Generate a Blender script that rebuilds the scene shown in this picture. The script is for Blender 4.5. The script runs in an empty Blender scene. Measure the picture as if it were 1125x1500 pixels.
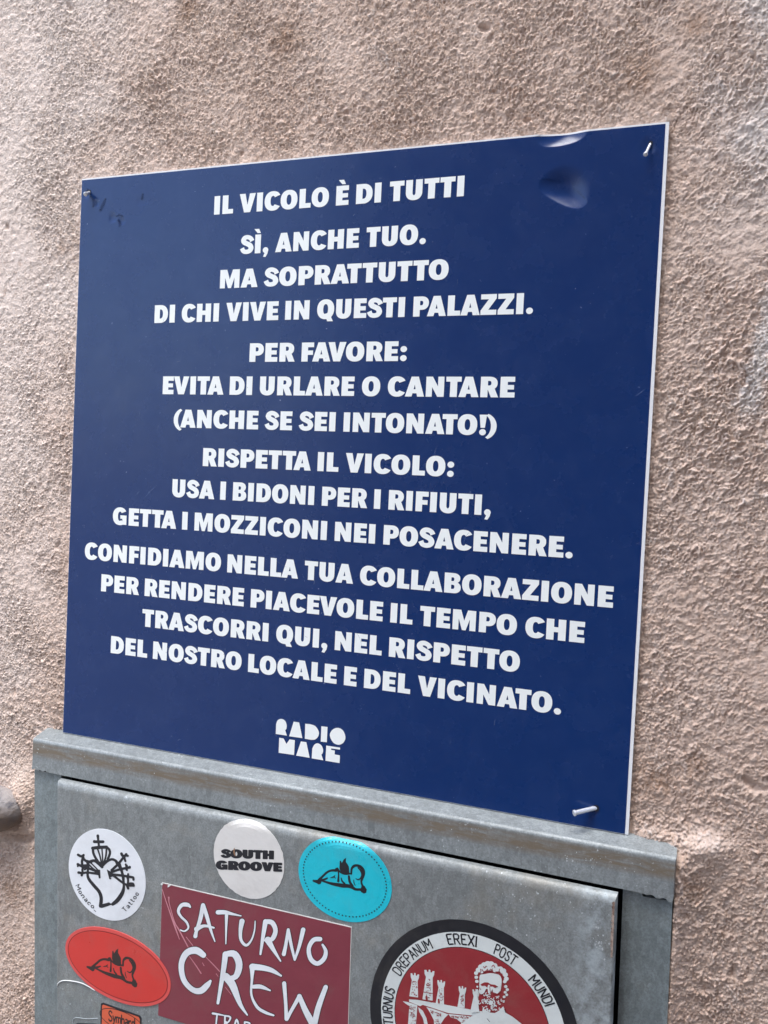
import bpy, math, random
import numpy as np
from mathutils import Vector, Matrix
from mathutils.geometry import tessellate_polygon
R_ = math.radians
random.seed(7)
rng = np.random.default_rng(11)
SC = bpy.context.scene
COL = SC.collection

# ------------------------------------------------------------------ camera, sky, sun, exposure
# metres; x along the wall to the right, y into the wall, z up; the sign's lower left corner is the origin
CAM = np.array([0.54239177, -0.63463561, 0.24220488])
ROT = np.array([[0.9341412891, 0.3538079494, 0.0469040186],
                [0.0560426786, -0.0156220621, -0.9983061501],
                [-0.3524759143, 0.9351876208, -0.0344215584]])      # rows: right, down, forward
FOC = 1271.3
cd = bpy.data.cameras.new('camera'); cam = bpy.data.objects.new('camera', cd); COL.objects.link(cam)
mw = Matrix.Identity(4)
for i in range(3):
    mw[i][0] = ROT[0][i]; mw[i][1] = -ROT[1][i]; mw[i][2] = -ROT[2][i]; mw[i][3] = CAM[i]
cam.matrix_world = mw
cd.sensor_fit = 'VERTICAL'; cd.sensor_height = 36.0; cd.sensor_width = 27.0
cd.lens = FOC / 1500 * 36.0
cd.clip_start = 0.02; cd.clip_end = 2000
SC.camera = cam

SUN_EL, SUN_AZ = 65.0, -8.0          # azimuth: 0 = straight out of the wall, negative = towards the left
w = bpy.data.worlds.new('World'); SC.world = w; w.use_nodes = True
nt = w.node_tree
sky = nt.nodes.new('ShaderNodeTexSky'); sky.sky_type = 'NISHITA'; sky.sun_disc = False
sd = Vector((math.sin(R_(SUN_AZ)) * math.cos(R_(SUN_EL)), -math.cos(R_(SUN_AZ)) * math.cos(R_(SUN_EL)), math.sin(R_(SUN_EL))))
sky.sun_elevation = R_(SUN_EL); sky.sun_rotation = math.atan2(sd.x, sd.y)
sky.air_density = 1.0; sky.dust_density = 2.2; sky.ozone_density = 1.0
nt.links.new(sky.outputs[0], nt.nodes['Background'].inputs[0])
nt.nodes['Background'].inputs[1].default_value = 0.12
sl = bpy.data.lights.new('sun', 'SUN'); so = bpy.data.objects.new('sun', sl); COL.objects.link(so)
sl.energy = 2.1; sl.angle = R_(40); sl.color = (1.0, 0.98, 0.95)
so.rotation_euler = (-sd).to_track_quat('-Z', 'Y').to_euler(); so.location = (0, -3, 4)
SC.view_settings.view_transform = 'Standard'; SC.view_settings.look = 'None'
SC.view_settings.gamma = 1.0; SC.view_settings.use_curve_mapping = False
SC.view_settings.exposure = 1.98

# ------------------------------------------------------------------ calibrated drawing helpers
def unproj(u, v, y):
    """the real point on the plane y that the photograph shows at pixel (u, v)"""
    d = ROT.T @ np.array([(u - 562.5) / FOC, (v - 750.0) / FOC, 1.0])
    p = CAM + (y - CAM[1]) / d[1] * d
    return float(p[0]), float(p[2])

DY = -0.0245                     # the plane of the door
SCF = (CAM[1] - DY) / (CAM[1] + 0.030)     # sizes were first measured 9 mm nearer
def qx(x, y=DY): return float(CAM[0] + (x - CAM[0]) * (CAM[1] - y) / (CAM[1] + 0.030))
def qz(z, y=DY): return float(CAM[2] + (z - CAM[2]) * (CAM[1] - y) / (CAM[1] + 0.030))
DOOR_TOP = qz(-0.0272) - 0.0048; BEV_H = 0.0070; BEV_D = 0.005
def door_y(z):
    t = z - (DOOR_TOP - BEV_H)
    if t <= 0: return DY
    t = min(t / BEV_H, 1.0)
    return DY + BEV_D * (1 - math.sqrt(max(0.0, 1 - t * t)))

class Crop:
    """coordinates traced on an enlargement of part of the photograph -> metres on the door"""
    def __init__(s, x0, y0, sc, y=DY): s.a = (x0, y0, sc, y)
    def __call__(s, p):
        x0, y0, sc, y = s.a
        return unproj(x0 + p[0] / sc, y0 + p[1] / sc, y)

def smooth(pts, closed=False, n=6):
    """Catmull-Rom through the points (any dimension)"""
    P = [np.array(p, float) for p in pts]; out = []
    m = len(P)
    rngi = range(m) if closed else range(m - 1)
    for i in rngi:
        p1, p2 = P[i], P[(i + 1) % m]
        p0 = P[i - 1] if (closed or i > 0) else p1
        p3 = P[(i + 2) % m] if (closed or i + 2 < m) else p2
        for k in range(n):
            t = k / n
            out.append(0.5 * (2 * p1 + (p2 - p0) * t + (2 * p0 - 5 * p1 + 4 * p2 - p3) * t * t + (3 * p1 - p0 - 3 * p2 + p3) * t ** 3))
    if not closed: out.append(P[-1])
    return out

class MB:
    def __init__(s): s.v = []; s.f = []; s.k = 0
    def pts(s, L): b = len(s.v); s.v += [tuple(map(float, p)) for p in L]; return b
    def quadstrip(s, A, B, closed=False):
        a = s.pts(A); b = s.pts(B); n = len(A)
        for i in range(n if closed else n - 1):
            j = (i + 1) % n; s.f.append((a + i, b + i, b + j, a + j))
    def poly(s, loops3):
        L = [[Vector(p) for p in l] for l in loops3]
        tris = tessellate_polygon(L); b = s.pts([p for l in loops3 for p in l])
        for t in tris: s.f.append(tuple(b + i for i in t))
    def box(s, x0, x1, y0, y1, z0, z1):
        b = s.pts([(x, y, z) for x in (x0, x1) for y in (y0, y1) for z in (z0, z1)])
        s.f += [tuple(b + i for i in q) for q in ((0,1,3,2),(4,6,7,5),(0,4,5,1),(2,3,7,6),(0,2,6,4),(1,5,7,3))]
    def prism(s, P2, y0, y1):
        """outline in x,z extruded from y0 (front) to y1"""
        n = len(P2)
        s.poly([[(x, y0, z) for x, z in P2]]); s.poly([[(x, y1, z) for x, z in P2]])
        s.quadstrip([(x, y0, z) for x, z in P2], [(x, y1, z) for x, z in P2], True)
    def tube(s, path, rad, n=12, cap=True):
        P = [Vector(p) for p in path]; rings = []
        rad = rad if hasattr(rad, '__len__') else [rad] * len(P)
        for i, p in enumerate(P):
            d = (P[min(i + 1, len(P) - 1)] - P[max(i - 1, 0)]).normalized()
            u = d.cross(Vector((0.3, 0.2, 1)) if abs(d.z) < .8 else Vector((1, .2, 0))).normalized(); v = d.cross(u)
            rings.append([p + (u * math.cos(2*math.pi*k/n) + v * math.sin(2*math.pi*k/n)) * rad[i] for k in range(n)])
        b0 = len(s.v)
        for r in rings: s.pts(r)
        for i in range(len(P) - 1):
            for k in range(n):
                j = (k + 1) % n
                s.f.append((b0+i*n+k, b0+i*n+j, b0+(i+1)*n+j, b0+(i+1)*n+k))
        if cap:
            s.f.append(tuple(b0 + k for k in range(n))); s.f.append(tuple(b0 + (len(P)-1)*n + k for k in range(n)))
    def build(s, name, mat, parent=None, shade=False, recalc=True):
        me = bpy.data.meshes.new(name); me.from_pydata(s.v, [], s.f); me.update()
        if recalc:
            import bmesh
            bm = bmesh.new(); bm.from_mesh(me); bmesh.ops.remove_doubles(bm, verts=bm.verts, dist=1e-6)
            bmesh.ops.recalc_face_normals(bm, faces=bm.faces); bm.to_mesh(me); bm.free()
        o = bpy.data.objects.new(name, me); COL.objects.link(o)
        for m in (mat if isinstance(mat, (list, tuple)) else [mat]): me.materials.append(m)
        if shade:
            for p in me.polygons: p.use_smooth = True
        if parent is not None: o.parent = parent; o.matrix_parent_inverse = parent.matrix_world.inverted()
        return o

class Print(MB):
    """ink on a flat face: every piece lies a hair in front of the one before"""
    def __init__(s, y, step=0.000001, surf=None): super().__init__(); s.y = y; s.step = step; s.surf = surf
    def Y(s, z): 
        s_ = s.y - s.k * s.step
        return s_ if s.surf is None else s_ + (s.surf(z) - DY)
    def fill(s, *loops):
        s.poly([[(x, s.Y(z), z) for x, z in l] for l in loops]); s.k += 1
    def stroke(s, pts, wid, tr=None, smoothn=5, cap=True, closed=False):
        """variable-width stroke; pts (x, y) or (x, y, width) in the tracing's units"""
        P = [p if len(p) == 3 else (p[0], p[1], wid) for p in pts]
        P = smooth(P, closed, smoothn) if (smoothn > 1 and len(P) > 2) else [np.array(p, float) for p in P]
        A, B = [], []; n = len(P)
        for i in range(n):
            q0 = P[(i - 1) % n] if closed else P[max(i - 1, 0)]; q1 = P[(i + 1) % n] if closed else P[min(i + 1, n - 1)]
            d = q1[:2] - q0[:2]; L = np.hypot(*d) or 1.0; nn = np.array([-d[1], d[0]]) / L * P[i][2] / 2
            A.append(P[i][:2] + nn); B.append(P[i][:2] - nn)
        T = tr or (lambda p: p)
        a3 = [(lambda q: (q[0], s.Y(q[1]), q[1]))(T(p)) for p in A]; b3 = [(lambda q: (q[0], s.Y(q[1]), q[1]))(T(p)) for p in B]
        s.quadstrip(a3, b3, closed); s.k += 1
        if cap and not closed:
            for e in (0, -1):
                s.dab(P[e][0], P[e][1], P[e][2] / 2, T)
    def dab(s, x, y, r, tr=None, n=12, ry=None):
        T = tr or (lambda p: p); ry = ry or r
        s.fill([T((x + r * math.cos(2*math.pi*k/n), y + ry * math.sin(2*math.pi*k/n))) for k in range(n)])

def merge(dst, src):
    """marks that belong to a part's surface become faces of that part"""
    import bmesh
    bm = bmesh.new(); bm.from_mesh(dst.data); n0 = len(bm.faces); k = len(dst.data.materials)
    bm.from_mesh(src.data); bm.faces.ensure_lookup_table()
    for f in bm.faces[n0:]: f.material_index = k
    dst.data.materials.append(src.data.materials[0]); bm.to_mesh(dst.data); bm.free()
    me_ = src.data; bpy.data.objects.remove(src); bpy.data.meshes.remove(me_)
def tag(o, label=None, cat=None, group=None, kind=None):
    if label: o['label'] = label
    if cat: o['category'] = cat
    if group: o['group'] = group
    if kind: o['kind'] = kind
    return o
def thing(name, label, cat, loc=(0, 0, 0), group=None):
    o = bpy.data.objects.new(name, None); COL.objects.link(o); o.location = loc; o.empty_display_size = 0.02
    bpy.context.view_layer.update()
    return tag(o, label, cat, group)

# ------------------------------------------------------------------ materials
def srgb(r, g, b):
    f = lambda c: (c / 255 / 12.92) if c / 255 <= 0.04045 else ((c / 255 + 0.055) / 1.055) ** 2.4
    return (f(r), f(g), f(b), 1.0)
class N:
    def __init__(s, name):
        s.m = bpy.data.materials.new(name); s.m.use_nodes = True; s.t = s.m.node_tree
        s.b = s.t.nodes['Principled BSDF']; s.co = s.t.nodes.new('ShaderNodeTexCoord').outputs['Object']
    def n(s, typ, **kw):
        x = s.t.nodes.new(typ)
        for k, v in kw.items():
            if k in x.inputs: x.inputs[k].default_value = v
            else: setattr(x, k, v)
        return x
    def l(s, a, b): s.t.links.new(a, b)
    def noise(s, scale, detail=4, rough=0.55, dist=0.0, vec=None):
        x = s.n('ShaderNodeTexNoise', Scale=scale, Detail=detail, Roughness=rough, Distortion=dist); s.l(vec or s.co, x.inputs['Vector']); return x.outputs['Fac']
    def ramp(s, src, stops):
        x = s.n('ShaderNodeValToRGB'); e = x.color_ramp.elements
        while len(e) < len(stops): e.new(0.5)
        for i, (p, c) in enumerate(stops):
            e[i].position = p; e[i].color = c if hasattr(c, '__len__') else (c, c, c, 1)
        s.l(src, x.inputs[0]); return x.outputs['Color']
    def mix(s, fac, a, b, typ='MIX'):
        x = s.n('ShaderNodeMix', data_type='RGBA', blend_type=typ)
        for v, i in ((fac, 0), (a, 6), (b, 7)):
            if hasattr(v, 'is_output') or isinstance(v, bpy.types.NodeSocket): s.l(v, x.inputs[i])
            else: x.inputs[i].default_value = v
        return x.outputs[2]
    def math(s, op, a, b=0.0, clamp=False):
        x = s.n('ShaderNodeMath', operation=op, use_clamp=clamp)
        for v, i in ((a, 0), (b, 1)):
            if isinstance(v, bpy.types.NodeSocket): s.l(v, x.inputs[i])
            else: x.inputs[i].default_value = v
        return x.outputs[0]
    def bump(s, h, strength, dist):
        x = s.n('ShaderNodeBump', Strength=strength, Distance=dist); s.l(h, x.inputs['Height']); s.l(x.outputs[0], s.b.inputs['Normal'])
    def set(s, color=None, rough=None, metal=None, spec=None, alpha=None):
        for v, k in ((color, 'Base Color'), (rough, 'Roughness'), (metal, 'Metallic'), (spec, 'Specular IOR Level'), (alpha, 'Alpha')):
            if v is None: continue
            if isinstance(v, bpy.types.NodeSocket): s.l(v, s.b.inputs[k])
            else: s.b.inputs[k].default_value = v
        return s.m
def scl(c, k): return (c[0] * k, c[1] * k, c[2] * k, 1)
def flat(name, c, rough=0.45, var=0.12, scale=60, spec=0.5, grime=None, crinkle=False):
    a = N(name); f = a.noise(scale, 5)
    col = a.mix(f, scl(c, 1 - var), scl(c, 1 + var))
    if grime:
        g = a.ramp(a.noise(scale * 0.5, 6, 0.65), [(0.52, 0.0), (0.72, 1.0)])
        gm = a.math('MULTIPLY', g, 0.45); col = a.mix(gm, col, grime)
    r = a.ramp(a.noise(scale * 2, 3), [(0.3, max(rough - 0.08, 0.05)), (0.7, rough + 0.1)])
    if crinkle:
        a.bump(a.math('ADD', a.noise(32, 4, 0.6), a.math('MULTIPLY', a.noise(260, 3), 0.12)), 0.35, 0.0022)
        e = a.ramp(a.noise(19, 7, 0.72, 0.8), [(0.50, 0.0), (0.74, 0.20)]); col = a.mix(e, col, srgb(118, 110, 100))
    else: a.bump(a.noise(scale * 6, 3), 0.15, 0.0004)
    return a.set(col, r, 0, spec)

# plaster
a = N('rough_plaster')
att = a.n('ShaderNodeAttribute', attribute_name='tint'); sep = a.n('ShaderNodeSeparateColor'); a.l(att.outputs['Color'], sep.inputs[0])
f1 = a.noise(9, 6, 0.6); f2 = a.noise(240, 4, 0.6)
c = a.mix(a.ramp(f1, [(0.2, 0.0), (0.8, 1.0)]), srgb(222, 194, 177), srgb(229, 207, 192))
c = a.mix(sep.outputs[1], c, srgb(160, 122, 94))        # green: bare ochre spots, browner low wall
c = a.mix(sep.outputs[0], c, srgb(236, 227, 221))        # red: whitewash patches, paler upper left
c = a.mix(a.ramp(f2, [(0.35, 0.0), (0.7, 0.35)]), c, srgb(220, 208, 200))
dk = a.ramp(a.noise(130, 3, 0.5), [(0.66, 0.0), (0.74, 0.35)])
c = a.mix(dk, c, srgb(150, 112, 88))
c = a.mix(a.ramp(a.noise(420, 3, 0.6), [(0.58, 0.0), (0.70, 0.30)]), c, srgb(168, 138, 118))      # coarse sand in the render
c = a.mix(a.ramp(a.noise(8, 6, 0.65, 0.6), [(0.54, 0.0), (0.68, 0.10)]), c, srgb(180, 146, 122))
a.bump(a.noise(620, 6, 0.75), 0.9, 0.0010)
a.set(c, 0.97, 0, 0.05); M_PLASTER = a.m

# galvanised steel
def zinc(name, base, dirt=False, warm=0.0):
    a = N(name)
    mp = a.n('ShaderNodeMapping'); a.l(a.co, mp.inputs['Vector']); mp.inputs['Scale'].default_value = (1.0, 1.0, 0.45)
    vo = a.n('ShaderNodeTexVoronoi', Scale=330.0, Randomness=1.0); a.l(mp.outputs[0], vo.inputs['Vector'])
    sp = a.n('ShaderNodeSeparateColor'); a.l(vo.outputs['Color'], sp.inputs[0])
    big = a.noise(7, 6, 0.62, 0.4); mid = a.noise(45, 6, 0.7, 0.6)
    c = a.mix(a.ramp(big, [(0.3, 0.0), (0.7, 1.0)]), scl(base, 0.70), scl(base, 1.16))
    c = a.mix(a.ramp(mid, [(0.3, 0.6), (0.6, 0.0)]), c, scl(base, 0.50))
    c = a.mix(a.math('MULTIPLY', sp.outputs[0], 0.40), c, scl(base, 1.5))
    fine = a.noise(700, 3, 0.7); c = a.mix(a.ramp(fine, [(0.38, 0.5), (0.60, 0.0)]), c, scl(base, 0.45))
    spk = a.ramp(a.noise(420, 2, 0.5), [(0.70, 0.0), (0.73, 0.75)])
    spk2 = a.math('MULTIPLY', spk, a.ramp(a.noise(14, 3), [(0.45, 0.0), (0.62, 1.0)]))
    met = 0.22
    dm_ = a.n('ShaderNodeMapping'); a.l(a.co, dm_.inputs['Vector']); dm_.inputs['Scale'].default_value = (1.0, 1.0, 0.10)
    c = a.mix(a.ramp(a.noise(75, 5, 0.6, 0.0, dm_.outputs[0]), [(0.52, 0.0), (0.70, 0.35)]), c, scl(base, 0.55))     # run-off streaks
    if warm > 0.3:                                                        # white oxide bloom by the hinge side
        xx = a.n('ShaderNodeSeparateXYZ'); a.l(a.co, xx.inputs[0]); mr = a.n('ShaderNodeMapRange'); a.l(xx.outputs[0], mr.inputs[0]); mr.inputs[1].default_value = 0.462; mr.inputs[2].default_value = 0.480
        c = a.mix(a.math('MULTIPLY', mr.outputs[0], a.ramp(a.noise(70, 6, 0.7), [(0.42, 0.0), (0.62, 0.75)])), c, srgb(178, 188, 192))
    if dirt:
        sx = a.n('ShaderNodeSeparateXYZ'); a.l(a.co, sx.inputs[0])
        band = a.n('ShaderNodeMapRange'); a.l(sx.outputs[2], band.inputs[0])
        band.inputs[1].default_value = -0.031; band.inputs[2].default_value = -0.001
        bf = a.ramp(band.outputs[0], [(0.30, 0.0), (0.48, 1.0), (0.72, 0.9), (0.82, 0.0)])
        st = a.n('ShaderNodeMapping'); a.l(a.co, st.inputs['Vector']); st.inputs['Scale'].default_value = (0.22, 1, 1.6)
        d = a.ramp(a.noise(150, 7, 0.75, 0.5, st.outputs[0]), [(0.36, 0.22), (0.56, 0.95)])
        dm = a.math('MULTIPLY', bf, d)
        c = a.mix(dm, c, srgb(112, 99, 82))
        met = a.math('SUBTRACT', 0.22, a.math('MULTIPLY', dm, 0.2))
    if warm:
        wv = a.ramp(a.noise(22, 5, 0.65), [(0.5, 0.0), (0.75, warm)]); c = a.mix(wv, c, srgb(146, 134, 112))
    c = a.mix(spk2, c, srgb(205, 212, 214))
    r = a.ramp(a.noise(60, 5, 0.6), [(0.3, 0.45), (0.7, 0.65)])
    a.bump(a.noise(160, 5, 0.6), 0.12, 0.0008)
    return a.set(c, r, met, 0.5)
ZB = srgb(138, 143, 143)
M_DOOR = zinc('zinc_door', ZB, warm=0.35); M_FRAME = zinc('zinc_frame', srgb(129, 139, 141), warm=0.2); M_LID = zinc('zinc_lid', srgb(141, 147, 148), dirt=True)
M_BLACK = flat('gap_shade_black', (0.006, 0.006, 0.007, 1), 0.9, spec=0.1)
a = N('rust'); M_RUST = a.set(a.mix(a.ramp(a.noise(220, 5, 0.7), [(0.35, 0.0), (0.6, 1.0)]), srgb(84, 55, 44), srgb(168, 150, 138)), 0.85, 0, 0.2)

# the sign
a = N('blue_laminate')
f = a.noise(3.5, 3); c = a.mix(f, srgb(4, 41, 93), srgb(6, 46, 102))
dust = a.ramp(a.noise(330, 2, 0.5), [(0.715, 0.0), (0.75, 0.42)])
c = a.mix(a.math('MULTIPLY', dust, a.ramp(a.noise(23, 3), [(0.42, 0.0), (0.62, 1.0)])), c, srgb(170, 185, 215))
haze = a.ramp(a.noise(42, 7, 0.7, 1.2), [(0.45, 0.0), (0.85, 0.05)]); c = a.mix(haze, c, srgb(120, 140, 185))
r = a.ramp(a.noise(30, 6, 0.6), [(0.3, 0.20), (0.7, 0.32)])
a.bump(a.noise(420, 3), 0.05, 0.0004)
M_BLUE = a.set(c, r, 0, 0.38)
M_WHITE_PVC = flat('white_pvc_board', srgb(232, 234, 236), 0.5, 0.03)
M_INK_WHITE = flat('white_print', srgb(238, 242, 240), 0.45, 0.02, 40)
M_STEEL = N('nail_steel'); M_STEEL = M_STEEL.set(M_STEEL.mix(M_STEEL.noise(900, 3), (0.52, 0.53, 0.55, 1), (0.76, 0.77, 0.80, 1)), 0.32, 0.6, 0.5)
# stickers
M_S_WHITE = flat('white_vinyl', srgb(222, 226, 230), 0.4, 0.03, 50, grime=srgb(196, 198, 200), crinkle=True)
M_S_CREAM = flat('off_white_paper', srgb(214, 212, 208), 0.55, 0.04, 50, grime=srgb(188, 178, 166), crinkle=True)
M_CYAN = flat('turquoise_vinyl', srgb(22, 186, 204), 0.35, 0.05, 40, crinkle=True)
M_RED = flat('red_vinyl', srgb(200, 54, 47), 0.35, 0.06, 40, crinkle=True)
M_RED_RIM = flat('pale_red_rim', srgb(208, 78, 74), 0.35, 0.05, 40)
M_DKRED = flat('dark_red_ink', srgb(130, 26, 26), 0.4)
M_MAROON = flat('maroon_paper', srgb(124, 51, 63), 0.42, 0.08, 45, crinkle=True)
M_INK = flat('black_ink', srgb(24, 26, 34), 0.4, 0.2)
M_INK_BROWN = flat('brown_black_ink', srgb(48, 34, 32), 0.45, 0.2)
M_SEAL_BLACK = flat('seal_black', srgb(30, 31, 36), 0.38, 0.2, crinkle=True)
M_SEAL_WHITE = flat('seal_white', srgb(206, 212, 210), 0.42, 0.04, crinkle=True)
M_SEAL_RED = flat('seal_red', srgb(140, 41, 47), 0.42, 0.08, 40, crinkle=True)
M_ORANGE = flat('orange_vinyl', srgb(206, 92, 60), 0.45, 0.06, 60)
M_SCRATCH = flat('scratch', srgb(196, 130, 140), 0.6, 0.1)
M_GLUE = flat('torn_paper', srgb(216, 218, 216), 0.7, 0.05)
a = N('clear_film'); a.b.inputs['Transmission Weight'].default_value = 0.0
M_FILM = a.set(a.mix(a.noise(40), srgb(150, 160, 160), srgb(165, 174, 174)), 0.25, 0, 0.6, 0.16)
a = N('dirty_white_pipe')
c = a.mix(a.ramp(a.noise(26, 5, 0.6, 1.5), [(0.45, 0.0), (0.60, 1.0)]), srgb(158, 152, 150), srgb(84, 84, 94))
sx = a.n('ShaderNodeSeparateXYZ'); a.l(a.co, sx.inputs[0]); ad = a.math('ADD', a.math('MULTIPLY', sx.outputs[2], -22.0), a.math('MULTIPLY', a.noise(60, 5, 0.6), 0.9))
c = a.mix(a.ramp(ad, [(0.22, 0.0), (0.52, 0.95)]), c, srgb(132, 112, 96)); a.bump(a.noise(150, 6, 0.7), 0.8, 0.003)
M_PIPE = a.set(c, 0.55, 0, 0.4)

# ------------------------------------------------------------------ structure: the alley
gm = N('stone_paving'); vo = gm.n('ShaderNodeTexVoronoi', Scale=3.2); gm.l(gm.co, vo.inputs['Vector'])
M_PAVE = gm.set(gm.mix(gm.noise(6, 6), (0.14, 0.13, 0.12, 1), (0.22, 0.21, 0.20, 1)), 0.8, 0, 0.3)
g = MB(); g.pts([(-400, -400, -1.30), (400, -400, -1.30), (400, 400, -1.30), (-400, 400, -1.30)]); g.f.append((0, 1, 2, 3))
tag(g.build('alley_pavement', M_PAVE), kind='structure')

# building added out of view to shut out low sky; left side kept open
M_HOUSE = flat('smooth_house_plaster', srgb(160, 148, 138), 0.9, 0.08, 3, 0.2)
M_SHUT = flat('green_shutter', srgb(60, 84, 72), 0.6)
hs_ = thing('sky_blocker_house', 'plain plastered building with green shutters, added out of view to block low sky', 'sky_blocker_house', (2.2, -2.6, -1.3))
mb = MB(); mb.box(-0.9, 7.0, -6.0, -2.5, -1.3, 6.2); mb.build('wall', M_HOUSE, hs_)
mb = MB(); mb.box(-1.2, 7.3, -6.3, -2.2, 6.203, 6.4); mb.build('roof', flat('roof_tile', srgb(150, 92, 66), 0.85, 0.15, 8), hs_)
for wx in (0.2, 2.4, 4.6):
    mb = MB()
    for k in range(2): mb.box(wx + k * .46, wx + k * .46 + .44, -2.497, -2.46, 2.6, 4.0)
    mb.build('shutter', M_SHUT, hs_)
# ------------------------------------------------------------------ the rough plaster wall (real relief)
STEP = 0.0008
def axis(lo, hi, far_lo, far_hi):
    core = list(np.arange(lo, hi, STEP)); s = STEP; left = []; x = lo
    while x > far_lo: s *= 1.35; x -= s; left.append(max(x, far_lo))
    s = STEP; right = []; x = core[-1]
    while x < far_hi: s *= 1.35; x += s; right.append(min(x, far_hi))
    return np.array(left[::-1] + core + right)
X = axis(-0.17, 0.68, -3.0, 4.0); Z = axis(-0.36, 0.75, -1.30, 3.2)
nx, nz = len(X), len(Z)
def field(lam, bw=0.35, ang=None, el=1.0):
    """band-limited noise of wavelength lam (metres), stretched el times along the direction ang"""
    fx = np.fft.fftfreq(nx, STEP)[None, :]; fz = np.fft.fftfreq(nz, STEP)[:, None]
    if ang is not None:
        ca, sa = math.cos(ang), math.sin(ang); u = fx * ca + fz * sa; v = -fx * sa + fz * ca; k = np.sqrt((u * el) ** 2 + v ** 2)
    else: k = np.sqrt(fx ** 2 + fz ** 2)
    flt = np.exp(-(np.log((k + 1e-9) * lam) / bw) ** 2 / 2)
    h = np.real(np.fft.ifft2(np.fft.fft2(rng.standard_normal((nz, nx))) * flt)); return h / h.std()
def low(lam):
    fx = np.fft.fftfreq(nx, STEP)[None, :]; fz = np.fft.fftfreq(nz, STEP)[:, None]
    h = np.real(np.fft.ifft2(np.fft.fft2(rng.standard_normal((nz, nx))) * np.exp(-((fx ** 2 + fz ** 2) * lam ** 2) * 2))); return h / h.std()
GX, GZ = np.meshgrid(X, Z)
def warp(h, wx, wz):
    ii = np.clip(np.arange(nz)[:, None] + wz, 0, nz - 1); jj = np.clip(np.arange(nx)[None, :] + wx, 0, nx - 1)
    i0 = np.floor(ii).astype(int); j0 = np.floor(jj).astype(int); i1 = np.minimum(i0 + 1, nz - 1); j1 = np.minimum(j0 + 1, nx - 1)
    fi = ii - i0; fj = jj - j0
    return (h[i0, j0] * (1 - fj) + h[i0, j1] * fj) * (1 - fi) + (h[i1, j0] * (1 - fj) + h[i1, j1] * fj) * fi
sg = lambda x: 1 / (1 + np.exp(-x))
mask_flow = sg((GX - 0.51) * 60) * sg((0.52 - GZ) * 40) * sg((GZ - 0.06) * 30)
def flow(lam, bw): return warp(field(lam, bw) * (1 - mask_flow) + field(lam * .92, bw, R_(36), 2.8) * mask_flow, low(0.007) * 1.8, low(0.007) * 1.8)
n1 = flow(0.0044, 0.42); n2 = flow(0.0062, 0.48); n3 = low(0.0034)
curl = np.exp(-(n1 / 0.42) ** 2) * sg(2.6 * n3 + 0.5)                 # short raised curls of trowelled render
curl2 = np.exp(-(n2 / 0.36) ** 2) * sg(2.6 * low(0.005) - 0.6)
lump = np.clip(flow(0.0042, 0.42) - 0.5, 0, 2)
h = 0.95 * curl + 1.05 * curl2 + 0.55 * lump + 0.22 * field(0.0024, 0.3) + 0.15 * field(0.0018, 0.15) - 0.75
h -= h.mean()
amp = np.clip(0.90 + 0.20 * low(0.04), 0.35, 1.5)
smoothpatch = sg((-0.02 - GX) * 70 + 0.8 * low(0.05)) * sg((GZ - 0.25) * 12)
amp *= (1 - 0.38 * smoothpatch)
hole = np.clip(low(0.014) - 2.45, 0, 1) * 0.0035                     # a few deeper pits
relief = 0.00122 * amp * h + 0.00016 * field(0.012, 0.5) + 0.00008 * low(0.09) - hole
# plaster rolled up against the cabinet's right side and the end of its lid
relief += 0.015 * np.exp(-np.clip(GX - 0.536, 0, 1) / 0.016) * sg((GX - 0.530) * 1500) * sg((-0.006 - GZ) * 350)
relief += 0.005 * np.exp(-((GX - 0.553) / 0.016) ** 2 - ((GZ - 0.000) / 0.012) ** 2)
relief += 0.004 * np.exp(-((GZ - 0.000) / 0.007) ** 2) * sg((GX - 0.505) * 200) * sg((0.56 - GX) * 200)
relief += 0.010 * np.exp(-((GX + 0.045) / 0.016) ** 2 - ((GZ + 0.072) / 0.022) ** 2)   # lump beside the pipe
relief -= 0.008 * np.exp(-((GX + 0.050) / 0.020) ** 2 - ((GZ + 0.109 - 0.12 * (GX + 0.05)) / 0.0035) ** 2)
Y = 0.0042 - relief
inside = (GX > -0.004) & (GX < 0.504) & (GZ > -0.01) & (GZ < 0.504)
deep = (GX > 0.004) & (GX < 0.496) & (GZ > -0.7) & (GZ < 0.496)
Y = np.where(inside, np.maximum(Y, 0.0036), Y); Y = np.where(deep, np.maximum(Y, 0.010), Y)
cabm = (GX > -0.012) & (GX < 0.5325) & (GZ < -0.006) & (GZ > -0.72); Y = np.where(cabm, np.maximum(Y, 0.011), Y)
far = (GX < -0.6) | (GX > 1.2) | (GZ > 1.3); Y = np.where(far, 0.0042, Y)
# tint: whitewash patches and bare ochre spots; also paler upper left, browner low
pw = np.clip(sg((0.01 - GX) * 30 + (GZ - 0.42) * 5 + 0.45 * low(0.04) + 0.35 * h) * 0.62, 0, 1)
pw = np.maximum(pw, 1.0 * sg((0.0065 - np.abs(GX - (0.5625 + (GZ - 0.303) * 0.14))) * 700 + 1.6 * low(0.006) + 0.8 * h) * sg((GZ - 0.300) * 300) * sg((0.385 - GZ) * 150))
pw = np.maximum(pw, 0.95 * sg((GX - 0.540) * 110 + 0.9 * low(0.03) + 0.5 * h) * sg((GZ - 0.45) * 60))
pw = np.maximum(pw, 0.75 * sg(low(0.012) * 4 - 7.0) * sg(4 * h - 2))
pw = np.maximum(pw, 0.8 * np.exp(-((GX - 0.551) / 0.013) ** 2 - ((GZ - 0.006) / 0.010) ** 2) * sg(3 * h))
po = sg((-h - 0.50) * 5) * sg(1.2 * low(0.045) + 0.1) * 0.75
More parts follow.
